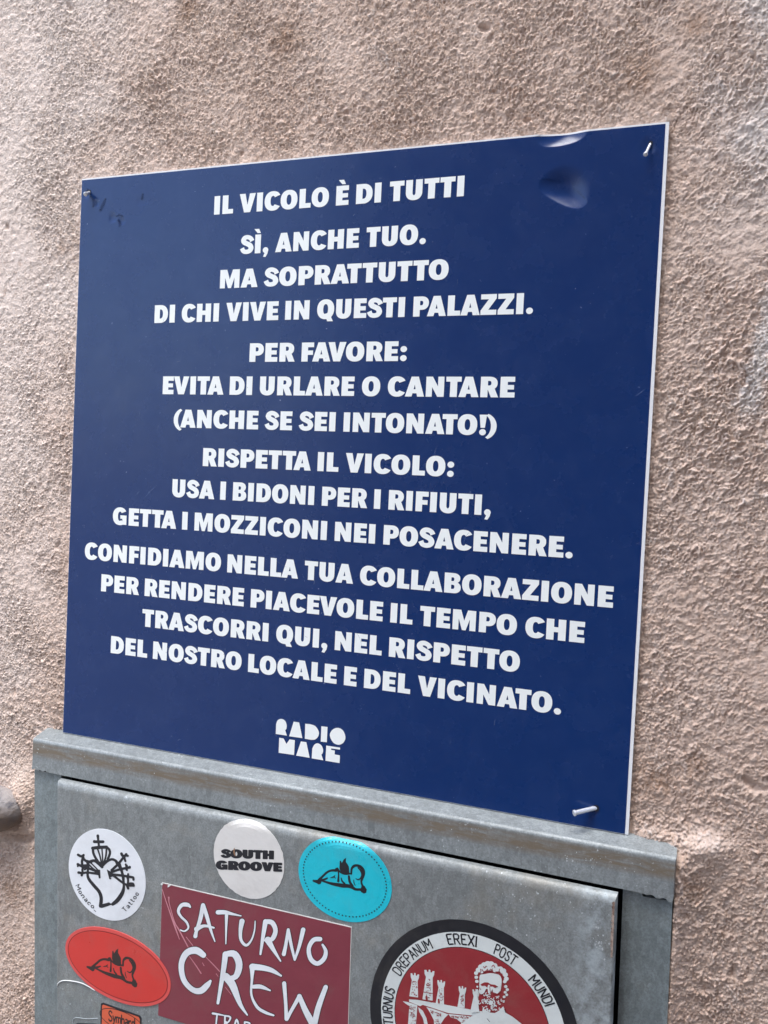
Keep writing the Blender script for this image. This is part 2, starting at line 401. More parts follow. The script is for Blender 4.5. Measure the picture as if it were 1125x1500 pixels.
spots = [unproj(280, 12, 0.008) + (0.018,), unproj(420, 60, 0.008) + (0.016,), unproj(1020, 1118, 0.008) + (0.012,), unproj(1015, 1290, 0.008) + (0.014,), unproj(1020, 40, 0.008) + (0.012,),
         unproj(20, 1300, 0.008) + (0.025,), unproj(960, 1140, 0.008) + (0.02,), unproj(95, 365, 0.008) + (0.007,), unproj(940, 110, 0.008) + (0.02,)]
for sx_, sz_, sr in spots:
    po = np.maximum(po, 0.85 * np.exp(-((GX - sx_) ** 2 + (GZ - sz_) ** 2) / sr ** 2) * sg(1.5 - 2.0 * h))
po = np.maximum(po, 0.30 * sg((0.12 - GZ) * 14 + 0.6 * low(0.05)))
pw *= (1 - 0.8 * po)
me = bpy.data.meshes.new('plaster_wall')
co = np.empty((nz * nx, 3), np.float32); co[:, 0] = GX.ravel(); co[:, 1] = Y.ravel(); co[:, 2] = GZ.ravel()
idx = np.arange(nz * nx).reshape(nz, nx)
q = np.stack([idx[:-1, :-1], idx[:-1, 1:], idx[1:, 1:], idx[1:, :-1]], -1).reshape(-1, 4).astype(np.int32)
me.vertices.add(nz * nx); me.vertices.foreach_set('co', co.ravel())
me.loops.add(q.size); me.loops.foreach_set('vertex_index', q.ravel())
me.polygons.add(len(q)); me.polygons.foreach_set('loop_start', np.arange(0, q.size, 4, dtype=np.int32))
me.polygons.foreach_set('use_smooth', np.ones(len(q), bool))
me.update(calc_edges=True)
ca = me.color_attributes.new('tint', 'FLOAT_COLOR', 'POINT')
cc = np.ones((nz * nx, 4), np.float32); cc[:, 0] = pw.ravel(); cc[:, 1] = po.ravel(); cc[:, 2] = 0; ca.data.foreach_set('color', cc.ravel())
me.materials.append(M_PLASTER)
wall = bpy.data.objects.new('plaster_wall', me); COL.objects.link(wall)
tag(wall, 'rough beige plaster wall of the alley behind the blue sign and the steel cabinet', 'wall')

# ------------------------------------------------------------------ letters: a heavy grotesque, cap height 1
ST = 0.322; HB = 0.247
def arc(cx, cy, rx, ry, a0, a1, n=18, e=2.25):
    out = []
    for i in range(n + 1):
        t = R_(a0 + (a1 - a0) * i / n); c_, s_ = math.cos(t), math.sin(t)
        out.append((cx + rx * math.copysign(abs(c_) ** (2 / e), c_), cy + ry * math.copysign(abs(s_) ** (2 / e), s_)))
    return out
def rc(x0, y0, x1, y1): return [[(x0, y0), (x1, y0), (x1, y1), (x0, y1)]]
def dot(cx, cy, r=0.155): return [arc(cx, cy, r, r, 0, 345, 23, 2.0)]
def bowl(x, cy, rx, ry, s0, hx, hy, hb):   # half bowl with its counter
    return None
def O_(w_=0.90): return [arc(w_/2, .5, w_/2, .515, 0, 350, 35), arc(w_/2, .5, w_/2 - ST, .515 - HB, 0, 350, 35)]
def C_(): return [arc(.45, .5, .45, .515, 33, 327, 30) + arc(.45, .5, .45 - ST, .515 - HB, 318, 42, 24)]
S_C = [(.655, .67, .25), (.575, .81, .235), (.40, .892, .235), (.235, .86, .25), (.165, .735, .285), (.23, .615, .27), (.39, .53, .255), (.545, .44, .27), (.60, .29, .285), (.53, .155, .25), (.355, .108, .235), (.18, .155, .235), (.09, .315, .25)]
def stroke_poly(P, n=5):
    P = smooth(P, False, n); A, B = [], []
    for i in range(len(P)):
        d = P[min(i+1, len(P)-1)][:2] - P[max(i-1, 0)][:2]; d /= np.hypot(*d); nn = np.array([-d[1], d[0]]) * P[i][2] / 2
        A.append(tuple(P[i][:2] + nn)); B.append(tuple(P[i][:2] - nn))
    return [A + B[::-1]]
E_ = lambda: [rc(0, 0, ST, 1), rc(ST, 0, .64, HB), rc(ST, .385, .60, .605), rc(ST, 1 - HB, .635, 1)]
def P_(cy=.665, ry=.335, rx=.35, ex=.40, leg0=0): return [[(0, 0), (ST, 0), (ST, cy - ry)] + arc(ex, cy, rx, ry, -90, 90, 16) + [(0, 1)], [(ST, cy - .105), (ST, cy + .115)] + arc(ex, cy + .005, .075, .11, 90, -90, 8)]
GL = {
 'I': (ST, .075, .075, [rc(0, 0, ST, 1)]),
 'L': (.60, .075, .01, [rc(0, 0, ST, 1), rc(ST, 0, .60, .245)]),
 'E': (.64, .075, .035, E_()),
 'F': (.62, .075, .01, [rc(0, 0, ST, 1), rc(ST, .35, .58, .58), rc(ST, 1 - HB, .62, 1)]),
 'T': (.70, .015, .015, [rc(0, 1 - HB, .70, 1), rc(.35 - ST/2, 0, .35 + ST/2, 1 - HB)]),
 'H': (.83, .075, .075, [rc(0, 0, ST, 1), rc(.83 - ST, 0, .83, 1), rc(ST, .38, .83 - ST, .62)]),
 'N': (.84, .075, .075, [[[(0, 0), (0, 1), (.30, 1), (.555, .52), (.555, 1), (.84, 1), (.84, 0), (.54, 0), (.285, .48), (.285, 0)]]]),
 'M': (1.06, .075, .075, [[[(0, 0), (0, 1), (.375, 1), (.53, .47), (.685, 1), (1.06, 1), (1.06, 0), (.785, 0), (.785, .56), (.615, 0), (.445, 0), (.275, .56), (.275, 0)]]]),
 'A': (.91, 0, 0, [[[(0, 0), (.285, 1), (.625, 1), (.91, 0), (.585, 0), (.545, .165), (.36, .165), (.32, 0)], [(.405, .37), (.50, .37), (.4525, .60)]]]),
 'V': (.89, 0, 0, [[[(0, 1), (.325, 1), (.447, .40), (.565, 1), (.89, 1), (.615, 0), (.275, 0)]]]),
 'Z': (.73, .03, .03, [[[(0, 1), (.72, 1), (.72, .79), (.355, .245), (.73, .245), (.73, 0), (0, 0), (0, .215), (.365, .755), (0, .755)]]]),
 'D': (.82, .075, .03, [[[(0, 0)] + arc(.36, .5, .46, .5, -90, 90, 22) + [(0, 1)], [(ST, .245), (ST, .755)] + arc(.37, .5, .145, .255, 90, -90, 12)]]),
 'P': (.75, .075, .01, [P_()]),
 'R': (.79, .075, .01, [P_(.68, .32), [[(.325, .375), (.62, .44), (.80, 0), (.475, 0)]]]),
 'B': (.77, .075, .03, [[[(0, 0)] + arc(.44, .285, .335, .285, -90, 62, 14) + arc(.42, .745, .315, .255, -52, 90, 14) + [(0, 1)], [(ST, .60), (ST, .785)] + arc(.40, .692, .055, .092, 90, -90, 8), [(ST, .21), (ST, .415)] + arc(.41, .312, .065, .103, 90, -90, 8)]]),
 'O': (.90, .03, .03, [O_()]), 'C': (.83, .03, .005, [C_()]),
 'Q': (.90, .03, .03, [O_(), [[(.40, .26), (.64, .31), (.86, -.13), (.56, -.13)]]]),
 'G': (.87, .03, .06, [[arc(.45, .5, .45, .515, 33, 318, 30) + arc(.45, .5, .45 - ST, .515 - HB, 305, 42, 24)], [[(.47, .36), (.47, .56), (.865, .56), (.865, .02), (.66, .02), (.62, .14), (.60, .36)]]]),
 'S': (.73, .02, .02, [stroke_poly(S_C)]),
 'U': (.79, .07, .07, [[[(0, 1)] + arc(.395, .385, .395, .40, 180, 360, 24) + [(.79, 1), (.79 - ST, 1)] + arc(.395, .385, .395 - ST, .155, 360, 180, 14) + [(ST, 1)]]]),
 '.': (.31, .05, .05, [dot(.155, .145)]),
 ':': (.31, .06, .06, [dot(.155, .145), dot(.155, .60)]),
 ',': (.31, .05, .04, [dot(.155, .145), [[(.03, .10), (.305, .17), (.28, -.03), (.17, -.22), (.03, -.20), (.10, -.02)]]]),
 '!': (.33, .06, .06, [[[(0, 1), (.33, 1), (.265, .36), (.065, .36)]], dot(.165, .145)]),
 '(': (.40, .05, .0, [[arc(.62, .43, .62, .66, 112, 248, 18, 2) + arc(.66, .43, .40, .58, 246, 114, 18, 2)]]),
 ')': (.40, .0, .05, [[[(.40 - x, y) for x, y in arc(.62, .43, .62, .66, 112, 248, 18, 2) + arc(.66, .43, .40, .58, 246, 114, 18, 2)]]]),
}
GRAVE = lambda dx: [[(dx - .20, 1.30), (dx + .07, 1.30), (dx + .175, 1.07), (dx - .01, 1.07)]]
GL['È'] = GL['E'][:3] + (GL['E'][3] + [GRAVE(.30)],)
GL['Ì'] = GL['I'][:3] + (GL['I'][3] + [GRAVE(.13)],)
KERN = {'TA': -.13, 'AT': -.13, 'VA': -.12, 'AV': -.12, 'LA': 0, 'PA': -.08, 'FA': -.08, 'LT': -.1, 'TU': -.0, 'TO': -.03, 'RT': -.03, 'AC': -.03, 'VO': -.04, 'VI': 0, 'TT': .02, 'EV': -.03, 'AU': -.02}
def layout(txt):
    x = 0; out = []; prev = None
    for ch in txt:
        if ch == ' ': x += .34; prev = None; continue
        w_, l_, r_, pieces = GL[ch]
        if prev: x += l_ + KERN.get(prev + ch, 0) 
        out.append((x, pieces)); x += w_ + r_; prev = ch; last_r = r_
    return out, x - last_r
def text_on(pr, txt, tr, length=None):
    """tr maps (x, y) in cap heights to metres; the line is stretched to length cap heights"""
    L, wd = layout(txt); k = (length / wd) if length else 1.0
    for x, pieces in L:
        for loops in pieces:
            pr.fill(*[[tr(((x + px) * k, py)) for px, py in l] for l in loops])
    return k

# ------------------------------------------------------------------ the sign
SIGN_T = 0.003
def ctr(u, v): return unproj(u, v, 0.0)
d1 = ctr(822, 196); d2 = ctr(829, 274)
DENTS = [(d1[0], d1[1] + .004, .0185, .0150, .0043, 0.1), (d2[0], d2[1], .0200, .0145, .0042, -0.5)]
for (u, v, s_, dd) in ((140, 296, .004, .0007), (165, 318, .005, .0008), (178, 323, .004, .0007), (206, 294, .0045, .0007), (948, 214, .006, .0012), (127, 284, .004, .0008), (870, 1186, .005, .0006)):
    c_ = ctr(u, v); DENTS.append((c_[0], c_[1], s_, s_ * 1.3, dd, 0.3))
def sign_y(x, z):
    y = 0.0
    for cx_, cz_, rx_, rz_, dd, an in DENTS:
        dx, dz = x - cx_, z - cz_
        if abs(dx) > .05 or abs(dz) > .05: continue
        u_ = dx * math.cos(an) + dz * math.sin(an); v_ = -dx * math.sin(an) + dz * math.cos(an)
        vv = v_ / rz_ + 0.35 * (u_ / rx_) ** 2 - 0.15               # sagging, with a steep sharp lower lip
        r2 = (u_ / rx_) ** 2 + vv ** 2
        if r2 < 1: y += dd * (1 - r2) ** (1.15 if vv < 0 else 1.6) * (0.62 - 0.55 * vv) * (1 + (0.035 * math.sin(4.3 * u_ / rx_ + 3 * vv + 1) + 0.02 * math.sin(9 * vv - 5 * u_ / rx_) if dd > .003 else 0))
    return y
def ax1(lo, hi, dense):
    v = set(np.round(np.arange(lo, hi, .005), 5)) | {lo, hi}
    for a0, a1, st in dense: v |= set(np.round(np.arange(max(a0, lo), min(a1, hi), st), 5))
    v = sorted(v); out = [v[0]]
    for t in v[1:]:
        if t - out[-1] > 2e-4: out.append(t)
    if hi - out[-1] > 1e-6: out[-1] = hi if hi - out[-1] < 4e-4 else out[-1]
    if out[-1] != hi: out.append(hi)
    return out
def sheet(mb, xs, zs, off):
    b = len(mb.v); n = len(xs)
    mb.pts([(x, sign_y(x, z) + off, z) for z in zs for x in xs])
    for j in range(len(zs) - 1):
        for i in range(n - 1): mb.f.append((b + j*n + i, b + j*n + i + 1, b + (j+1)*n + i + 1, b + (j+1)*n + i))
    return b
DX = [(.38, .47, .0006), (.36, .50, .001), (0, .06, .001)]; DZ = [(.43, .50, .0006), (.42, .50, .001), (0.0, .03, .002)]
sign = thing('notice_sign', 'square navy blue notice sign with white Italian text nailed to the plaster wall', 'sign', (0.25, 0.001, 0))
xs, zs = ax1(0, .5, DX), ax1(0, .5, DZ)
mb = MB(); b0 = sheet(mb, xs, zs, 0.0); b1 = sheet(mb, xs, zs, SIGN_T)
n, m = len(xs), len(zs)
per = [i for i in range(n)] + [j*n + n-1 for j in range(1, m)] + [(m-1)*n + i for i in range(n-2, -1, -1)] + [j*n for j in range(m-2, 0, -1)]
for i in range(len(per)):
    j = (i + 1) % len(per); mb.f.append((b0 + per[i], b1 + per[i], b1 + per[j], b0 + per[j]))
mb.build('backing_board', M_WHITE_PVC, sign, recalc=False)
xs2, zs2 = ax1(.0002, .4977, DX), ax1(.0003, .4988, DZ)
mb = MB(); sheet(mb, xs2, zs2, -0.00012); face = mb.build('blue_face', M_BLUE, sign, shade=True, recalc=False)

LINES = [("IL VICOLO È DI TUTTI", .1385, .3553, .4594), ("SÌ, ANCHE TUO.", .1652, .3270, .4253), ("MA SOPRATTUTTO", .1470, .3463, .3977), ("DI CHI VIVE IN QUESTI PALAZZI.", .0830, .4122, .3702),
         ("PER FAVORE:", .1780, .3160, .3363), ("EVITA DI URLARE O CANTARE", .0942, .4018, .3090), ("(ANCHE SE SEI INTONATO!)", .1065, .3896, .2807),
         ("RISPETTA IL VICOLO:", .1372, .3583, .2486), ("USA I BIDONI PER I RIFIUTI,", .1078, .3884, .2210), ("GETTA I MOZZICONI NEI POSACENERE.", .0470, .4504, .1935),
         ("CONFIDIAMO NELLA TUA COLLABORAZIONE", .0178, .4806, .1604), ("PER RENDERE PIACEVOLE IL TEMPO CHE", .0370, .4620, .1331), ("TRASCORRI QUI, NEL RISPETTO", .0820, .4162, .1062), ("DEL NOSTRO LOCALE E DEL VICINATO.", .0498, .4482, .0790)]
CAP = 0.0153
for txt, x0, x1, zb in LINES:
    pr = Print(-0.00030)
    k = text_on(pr, txt, lambda p, x0=x0, zb=zb: (x0 + p[0] * CAP, zb + p[1] * CAP), (x1 - x0) / CAP)
    print('line', txt, 'stretch %.3f' % k)
    pr.build('text_line', M_INK_WHITE, sign, recalc=False)
lg = Crop(370, 1030, 6.618, 0.0); pr = Print(-0.00030)
def lpoly(P): pr.fill([lg(p) for p in P])
def lsm(P, n=4): return [tuple(p) for p in smooth(P, False, n)]
lpoly([(226, 298)] + lsm([(230, 200), (245, 165), (276, 152), (312, 165), (331, 205), (330, 245), (318, 262)]) + [(334, 314)])
lpoly([(356, 320), (400, 178), (453, 186), (484, 338)])
lpoly([(508, 344), (512, 198)] + lsm([(560, 203), (610, 222), (643, 275), (638, 320), (610, 350), (570, 355)]))
lpoly([(662, 372), (668, 222), (728, 230), (721, 378)])
lpoly([tuple(p) for p in smooth([(750, 310), (775, 258), (825, 238), (876, 262), (901, 325), (885, 378), (838, 403), (782, 380)], True, 4)])
lpoly([(254, 480), (260, 334), (302, 342), (330, 394), (360, 350), (411, 358), (404, 502)])
lpoly([(424, 507), (470, 370), (522, 377), (555, 529)])
lpoly([(575, 534)] + lsm([(580, 440), (600, 402), (632, 388), (668, 408), (685, 450), (680, 485), (668, 497)]) + [(687, 553)])
lpoly([(708, 557), (716, 410), (850, 430), (848, 450), (764, 438), (763, 452), (799, 458), (797, 496), (848, 505), (845, 580)])
pr.build('logo', M_INK_WHITE, sign, recalc=False)

a = N('dark_blue_mark'); M_DARK_MARK = a.set((0.006, 0.016, 0.06, 1), 0.6, 0, 0.2, 0.30)  # translucent darker blue strokes near the top left nail
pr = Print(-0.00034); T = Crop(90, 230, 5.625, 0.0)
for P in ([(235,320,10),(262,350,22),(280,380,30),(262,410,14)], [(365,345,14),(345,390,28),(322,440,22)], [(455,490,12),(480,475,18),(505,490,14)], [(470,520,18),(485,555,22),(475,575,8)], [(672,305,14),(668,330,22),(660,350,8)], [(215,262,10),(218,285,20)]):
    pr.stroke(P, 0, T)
merge(face, pr.build('dark_marks', M_DARK_MARK, sign, recalc=False))
a = N('hairline_scratch'); M_HAIR = a.set(srgb(150, 172, 214), 0.5, 0, 0.3, 0.38)
pr = Print(-0.00036); rr = random.Random(21)
for _ in range(34):
    x, z = rr.uniform(.01, .49), rr.uniform(.01, .40); t = rr.gauss(1.3, .7); l_ = rr.choice((.003, .005, .008, .016)); b_ = rr.uniform(-.25, .25)
    pr.stroke([(x, z, .0001), (x + l_ * .5 * math.cos(t), z + l_ * .5 * math.sin(t), .00028), (x + l_ * math.cos(t + b_), z + l_ * math.sin(t + b_), .0001)], 0, None, 4, cap=False)
for _ in range(150):
    r = rr.choice((.00018, .00025, .00036)); pr.dab(rr.uniform(.004, .496), rr.uniform(.004, .496), r, None, 7, r * rr.uniform(.6, 1.5))
merge(face, pr.build('hairline_scratches', M_HAIR, sign, recalc=False))
M_HOLE = flat('dark_nail_hole', srgb(16, 20, 34), 0.8, 0.2)
# nails driven through the sign
def nail(root, tip_uv, out, r, hr, label):
    x0, z0 = ctr(*root); x1, z1 = unproj(*tip_uv, -out)
    t = thing('nail', label, 'nail', (x0, 0, z0), 'nails holding the sign')
    p0 = Vector((x0, 0.0012, z0)); p1 = Vector((x1, -out, z1)); d = (p1 - p0).normalized()
    s_ = MB(); s_.tube([p0, p0.lerp(p1, .5), p1], r, 14); s_.build('shank', M_STEEL, t, shade=False)
    ho = MB(); ho.tube([(x0, -.0006 + sign_y(x0, z0), z0), (x0, sign_y(x0, z0) + .001, z0)], r * 1.4, 14); ho.build('hole_rim', M_HOLE, t)
    hd = MB(); hd.tube([p1 - d * .0002, p1 + d * .0003, p1 + d * .0012, p1 + d * .0016], [hr * .8, hr, hr, hr * .7], 16); hd.build('head', M_STEEL, t)
nail((873, 1184), (843, 1190.5), .010, .0017, .0022, 'bright steel nail sticking out slantwise near the bottom right corner of the sign')
nail((953, 209), (946, 225), .006, .0010, .0016, 'bent steel nail in the top right corner of the sign beside the dents')
nail((131, 281), (126, 284), .006, .0013, .0019, 'small nail head in the top left corner of the sign')

# ------------------------------------------------------------------ the galvanised cabinet
def shx(x, z):
    k = 0.042 + (0.014 - 0.042) * (x + 0.0155) / 0.55
    return x + k * max(0.0, -z - 0.031)
def shear(mb): mb.v = [(shx(x, z), y, z) for x, y, z in mb.v]; return mb
def slab(mb, x0, x1, z0, z1, yf, depth, ht, hs, rd, n=8, hb=None, rise=0.0):
    hb = hs if hb is None else hb
    """sheet metal tray: rounded front edges (ht at the top, hs at the sides and bottom), rd deep"""
    rings = []
    for i in range(n + 1):
        t = math.pi / 2 * i / n; ins = 1 - math.cos(t); yy = yf + rd * (1 - math.sin(t))
        rings.append([(x0 + hs*ins, yy, z0 + hb*ins), (x1 - hs*ins, yy, z0 + hb*ins), (x1 - hs*ins, yy, z1 - ht*ins), (x0 + hs*ins, yy, z1 - ht*ins)])
    mb.quadstrip([(x, yf + depth, z + (rise if z == z1 else 0)) for x, _, z in rings[0]], rings[0], True)
    for i in range(n): mb.quadstrip(rings[i], rings[i + 1], True)
    # front face as a grid so that it shears evenly
    (xa, _, za), (xb, _, _), (_, _, zc), _ = rings[-1]
    mb.f.append(tuple(mb.pts(rings[-1]) + i for i in range(4)))
LY, FY = -0.0150, -0.0120
CX0, CX1, CBOT = qx(-0.0066, LY), qx(0.5326, LY), -0.70
LB = qz(-0.0262, LY)                  # bottom edge of the lid
cab = thing('utility_cabinet', 'galvanised grey steel utility cabinet with a stickered door set into the wall below the sign', 'cabinet', (0.263, 0.0, CBOT))
mb = MB()
def pz(u, v): return unproj(u, v, FY)
wav = [pz(938, 1307.5), pz(942, 1313.5), pz(955, 1315.5), pz(968, 1317.5), pz(986, 1320.5)]
gL, gR = qx(0.0255, FY), qx(0.5006, FY)
mb.prism([(CX0, CBOT), (gL, CBOT), (gL, LB), (CX0 + .024, LB), (CX0 + .023, LB - .0016), (CX0, LB - .0012)], FY, 0.05)
shear(mb).build('stile', M_FRAME, cab); mb = MB()
mb.prism([(gR, CBOT), (CX1, CBOT), (CX1, wav[4][1])] + [wav[3], wav[2], wav[1]] + [(wav[0][0], LB), (gR, LB)], FY, 0.05)
shear(mb).build('stile', M_FRAME, cab)
mb = MB(); mb.box(CX0 + .002, CX1 - .002, 0.002, 0.006, CBOT + .01, -0.012)  # black sheet: the shade behind the door gaps is put into its colour
shear(mb).build('gap_shade_sheet', M_BLACK, cab)
# lid with its folded lip
mb = MB()
slab(mb, CX0 - .0006, CX1 + .0010, LB + .0028, -0.0040, LY, 0.05, 0.0032, 0.0008, 0.0036, n=8, hb=0.0, rise=0.0135)
lip = [(CX0 - .0004, LB + .0028), (CX0 - .0004, LB)]
for i, t in enumerate(np.linspace(0, .026, 14)): lip.append((CX0 + .001 + t, LB + (.0012 if i % 3 == 1 and i < 9 else 0)))
lip += [(.30, LB + .0001), (wav[0][0] - .001, LB)]
x_ = wav[0][0]
for i, (f_, dz) in enumerate([(0, -.0002), (.10, .0006), (.2, .0), (.32, .0011), (.42, .0009), (.5, -.0004), (.62, .0), (.72, .0010), (.8, .0008), (.88, -.0006), (1, -.0008)]):
    lip.append((x_ + f_ * (CX1 - x_), LB - .0006 + dz - f_ * .0012))
lip += [(CX1 + .0008, LB + .0028)]
mb.prism(lip, LY, LY + .0018)
mb.build('lid', M_LID, cab, shade=False)
# door
mb = MB(); D0, D1 = qx(0.0199), qx(0.4970)
slab(mb, D0, D1, CBOT + .02, DOOR_TOP, DY, 0.0072, BEV_H, 0.0022, BEV_D, 10)
door = shear(mb).build('door', M_DOOR, cab)
mb = MB(); rs = []
for i in range(30):
    z = DOOR_TOP - .004 - i * .00135; wdt = .0012 + .0009 * abs(math.sin(i * 1.7)) * (1 if i < 24 else .5)
    rs.append((D1 - .0007 - wdt - .0006, D1 - .0014, z))
mb.quadstrip([(shx(a_, z), DY - .00018, z) for a_, b_, z in rs], [(shx(b_, z), DY - .00018, z) for a_, b_, z in rs])
mb.build('rusty_edge', M_RUST, door, recalc=False)

M_SPAT = flat('paint_spatter', srgb(186, 191, 192), 0.8, 0.08)
def spatter(name, boxes, plane, parent, seed):
    rr = random.Random(seed); pr = Print(plane - .0002)
    for (u0, u1, v0, v1, n_) in boxes:
        for _ in range(n_):
            x, z = unproj(rr.triangular(u0, u1), rr.triangular(v0, v1), plane); r = rr.choice((.0002, .0003, .0004, .0006))
            k = rr.randint(6, 9); a0 = rr.random() * 6
            pr.fill([(x + r * rr.uniform(.5, 1.3) * math.cos(a0 + 6.283 * i / k), z + r * rr.uniform(.6, 1.6) * math.sin(a0 + 6.283 * i / k)) for i in range(k)])
    merge(parent, pr.build(name, M_SPAT, parent, recalc=False))
spatter('paint_spatter', [(862, 896, 1335, 1430, 34), (820, 900, 1300, 1350, 12), (640, 860, 1260, 1420, 22)], DY, door, 5)
spatter('paint_spatter', [(815, 905, 1243, 1276, 26), (540, 800, 1185, 1240, 8)], LY, bpy.data.objects['lid'], 9)
# ------------------------------------------------------------------ stickers
EPS = 0.00035
def disc_pts(c, rx, rz, ang, n=72):
    ca, sa = math.cos(ang), math.sin(ang)
    return [(c[0] + rx*math.cos(t)*ca - rz*math.sin(t)*sa, c[1] + rx*math.cos(t)*sa + rz*math.sin(t)*ca) for t in np.linspace(0, 2*math.pi, n, endpoint=False)]
def bevel_z(za):
    z = za
    for _ in range(12): z = min(za - 0.38 * (door_y(z) - DY), DOOR_TOP - .0003)
    return z
def clampz(P): return [(x, bevel_z(z)) for x, z in P]
def base_disc(name, c, rx, rz, ang, mat, parent, y=EPS, rings=10, jag=0.0):
    """a thin disc lying on the door (and over its rounded top edge)"""
    mb = MB(); R0 = None
    outer = disc_pts(c, rx, rz, ang)
    if jag: outer = [(c[0] + (x - c[0]) * (1 + jag * math.sin(9 * i) * random.random()), c[1] + (z - c[1]) * (1 + jag * math.sin(9 * i) * random.random())) for i, (x, z) in enumerate(outer)]
    L = []
    for k in range(rings + 1):
        f_ = 1 - k / rings * .985
        L.append(clampz([(c[0] + (x - c[0]) * f_, c[1] + (z - c[1]) * f_) for x, z in outer]))
    back = [(x, door_y(z) + .0003, z) for x, z in L[0]]
    mb.quadstrip(back, [(x, door_y(z) - y, z) for x, z in L[0]], True)
    for k in range(rings): mb.quadstrip([(x, door_y(z) - y, z) for x, z in L[k]], [(x, door_y(z) - y, z) for x, z in L[k+1]], True)
    mb.f.append(tuple(mb.pts([(x, door_y(z) - y, z) for x, z in L[-1]]) + i for i in range(len(outer))))
    return mb.build(name, mat, parent)
def base_poly(name, P, mat, parent, y=EPS):
    mb = MB(); mb.prism(P, DY - y, DY + .0003); return mb.build(name, mat, parent)
PY = DY - EPS - 0.00008
# thin skeleton letters (for the small lettering), unit cap height
SK = {
 'A': (.62, [[(0,0),(.31,1),(.62,0)], [(.13,.36),(.49,.36)]]), 'D': (.6, [[(0,0),(0,1),(.36,1),(.6,.78),(.6,.22),(.36,0),(0,0)]]), 'E': (.48, [[(.48,1),(0,1),(0,0),(.48,0)], [(0,.52),(.4,.52)]]),
 'I': (.02, [[(.01,0),(.01,1)]]), 'M': (.74, [[(0,0),(0,1),(.37,.35),(.74,1),(.74,0)]]), 'N': (.6, [[(0,0),(0,1),(.6,0),(.6,1)]]), 'O': (.6, [[(.16,0),(0,.2),(0,.8),(.16,1),(.44,1),(.6,.8),(.6,.2),(.44,0),(.16,0)]]),
 'P': (.52, [[(0,0),(0,1),(.4,1),(.52,.86),(.52,.62),(.4,.48),(0,.48)]]), 'R': (.56, [[(0,0),(0,1),(.4,1),(.52,.86),(.52,.64),(.4,.5),(0,.5)], [(.26,.5),(.56,0)]]), 'S': (.54, [[(.52,.82),(.4,1),(.14,1),(.02,.84),(.04,.64),(.5,.38),(.53,.17),(.4,0),(.12,0),(0,.18)]]),
 'T': (.56, [[(0,1),(.56,1)], [(.28,1),(.28,0)]]), 'U': (.58, [[(0,1),(0,.2),(.14,0),(.44,0),(.58,.2),(.58,1)]]), 'X': (.56, [[(0,0),(.56,1)], [(0,1),(.56,0)]]),
 'a': (.44, [[(.04,.56),(.2,.66),(.4,.56),(.4,.02),(.46,.0)], [(.4,.36),(.12,.34),(.02,.18),(.12,.02),(.4,.14)]]), 'c': (.42, [[(.42,.52),(.22,.66),(.02,.5),(.02,.16),(.2,0),(.42,.14)]]), 'o': (.46, [[(.23,0),(.02,.18),(.02,.48),(.23,.66),(.44,.48),(.44,.18),(.23,0)]]),
 'n': (.46, [[(0,0),(0,.64)], [(.0,.46),(.2,.65),(.42,.54),(.42,0)]]), 't': (.34, [[(.14,.92),(.14,.12),(.24,0),(.36,.06)], [(0,.64),(.34,.64)]]), 'h': (.46, [[(0,0),(0,1)], [(0,.44),(.2,.64),(.42,.54),(.42,0)]]),
 'm': (.7, [[(0,0),(0,.64)], [(0,.48),(.18,.64),(.34,.54),(.34,0)], [(.34,.48),(.52,.64),(.68,.54),(.68,0)]]), 'r': (.36, [[(0,0),(0,.64)], [(0,.42),(.16,.62),(.36,.6)]]), 'd': (.46, [[(.44,1),(.44,0)], [(.44,.48),(.22,.66),(.02,.48),(.02,.16),(.22,0),(.44,.16)]]),
 'y': (.44, [[(0,.64),(.22,.06)], [(.44,.64),(.12,-.28),(0,-.28)]]), '_': (.4, [[(0,-.08),(.4,-.08)]]),
}
SERIF = set('AEIMNPRTUXDS')
def thin_text(pr, txt, place, th, gap=.2, serif=False):
    """place(x, y, i) -> metres; th in cap heights"""
    x = 0
    for i, ch in enumerate(txt):
        w_, sts = SK[ch]
        for P in sts:
            for a_, b_ in zip(P[:-1], P[1:]):
                pr.stroke([(x + a_[0], a_[1]), (x + b_[0], b_[1])], th, lambda p: place(p[0], p[1]), 1, cap=False)
        if serif and ch in 'AEIMNPRTX':
            for P in sts:
                for q in (P[0], P[-1]):
                    if q[1] in (0, 1): pr.stroke([(x + q[0] - .09, q[1]), (x + q[0] + .09, q[1])], th * .7, lambda p: place(p[0], p[1]), 1, cap=False)
        x += w_ + gap
    return x - gap
def thin_len(txt, gap=.2): return sum(SK[c][0] for c in txt) + gap * (len(txt) - 1)

# 1 white round sticker with the crowned heart
HC = (qx(0.0772), qz(-0.1035))
s1 = thing('round_sticker', 'white round sticker with a crowned black heart drawing on the cabinet door', 'sticker', (HC[0], DY, HC[1]), 'stickers on the cabinet door')
base_disc('paper', HC, .0402*SCF, .0386*SCF, R_(-20), M_S_WHITE, s1)
pr = Print(PY); T = Crop(90, 1205, 8.654)
def S(P, wd, **k): pr.stroke([(p[0], p[1], (p[2] if len(p) == 3 else wd) * 1.22) for p in P], wd, T, **k)
S([(465,165,30),(472,235,22),(482,320,26)], 26); S([(420,240),(532,240)], 30); pr.dab(465,168,17,T); pr.dab(420,232,15,T); pr.dab(528,240,15,T)
S([(400,322),(480,312),(575,308)], 34); S([(405,320,26),(408,380,26),(440,450,26),(500,540,30)], 26); S([(575,308),(610,340),(618,390),(592,460)], 26)
S([(462,330),(492,420),(515,530)], 17); S([(517,325),(525,430),(528,540)], 15); S([(575,330),(568,420),(545,500)], 20)
pr.fill([T(p) for p in [(470,480),(520,510),(600,450),(640,460),(560,505),(530,570),(495,545)]])
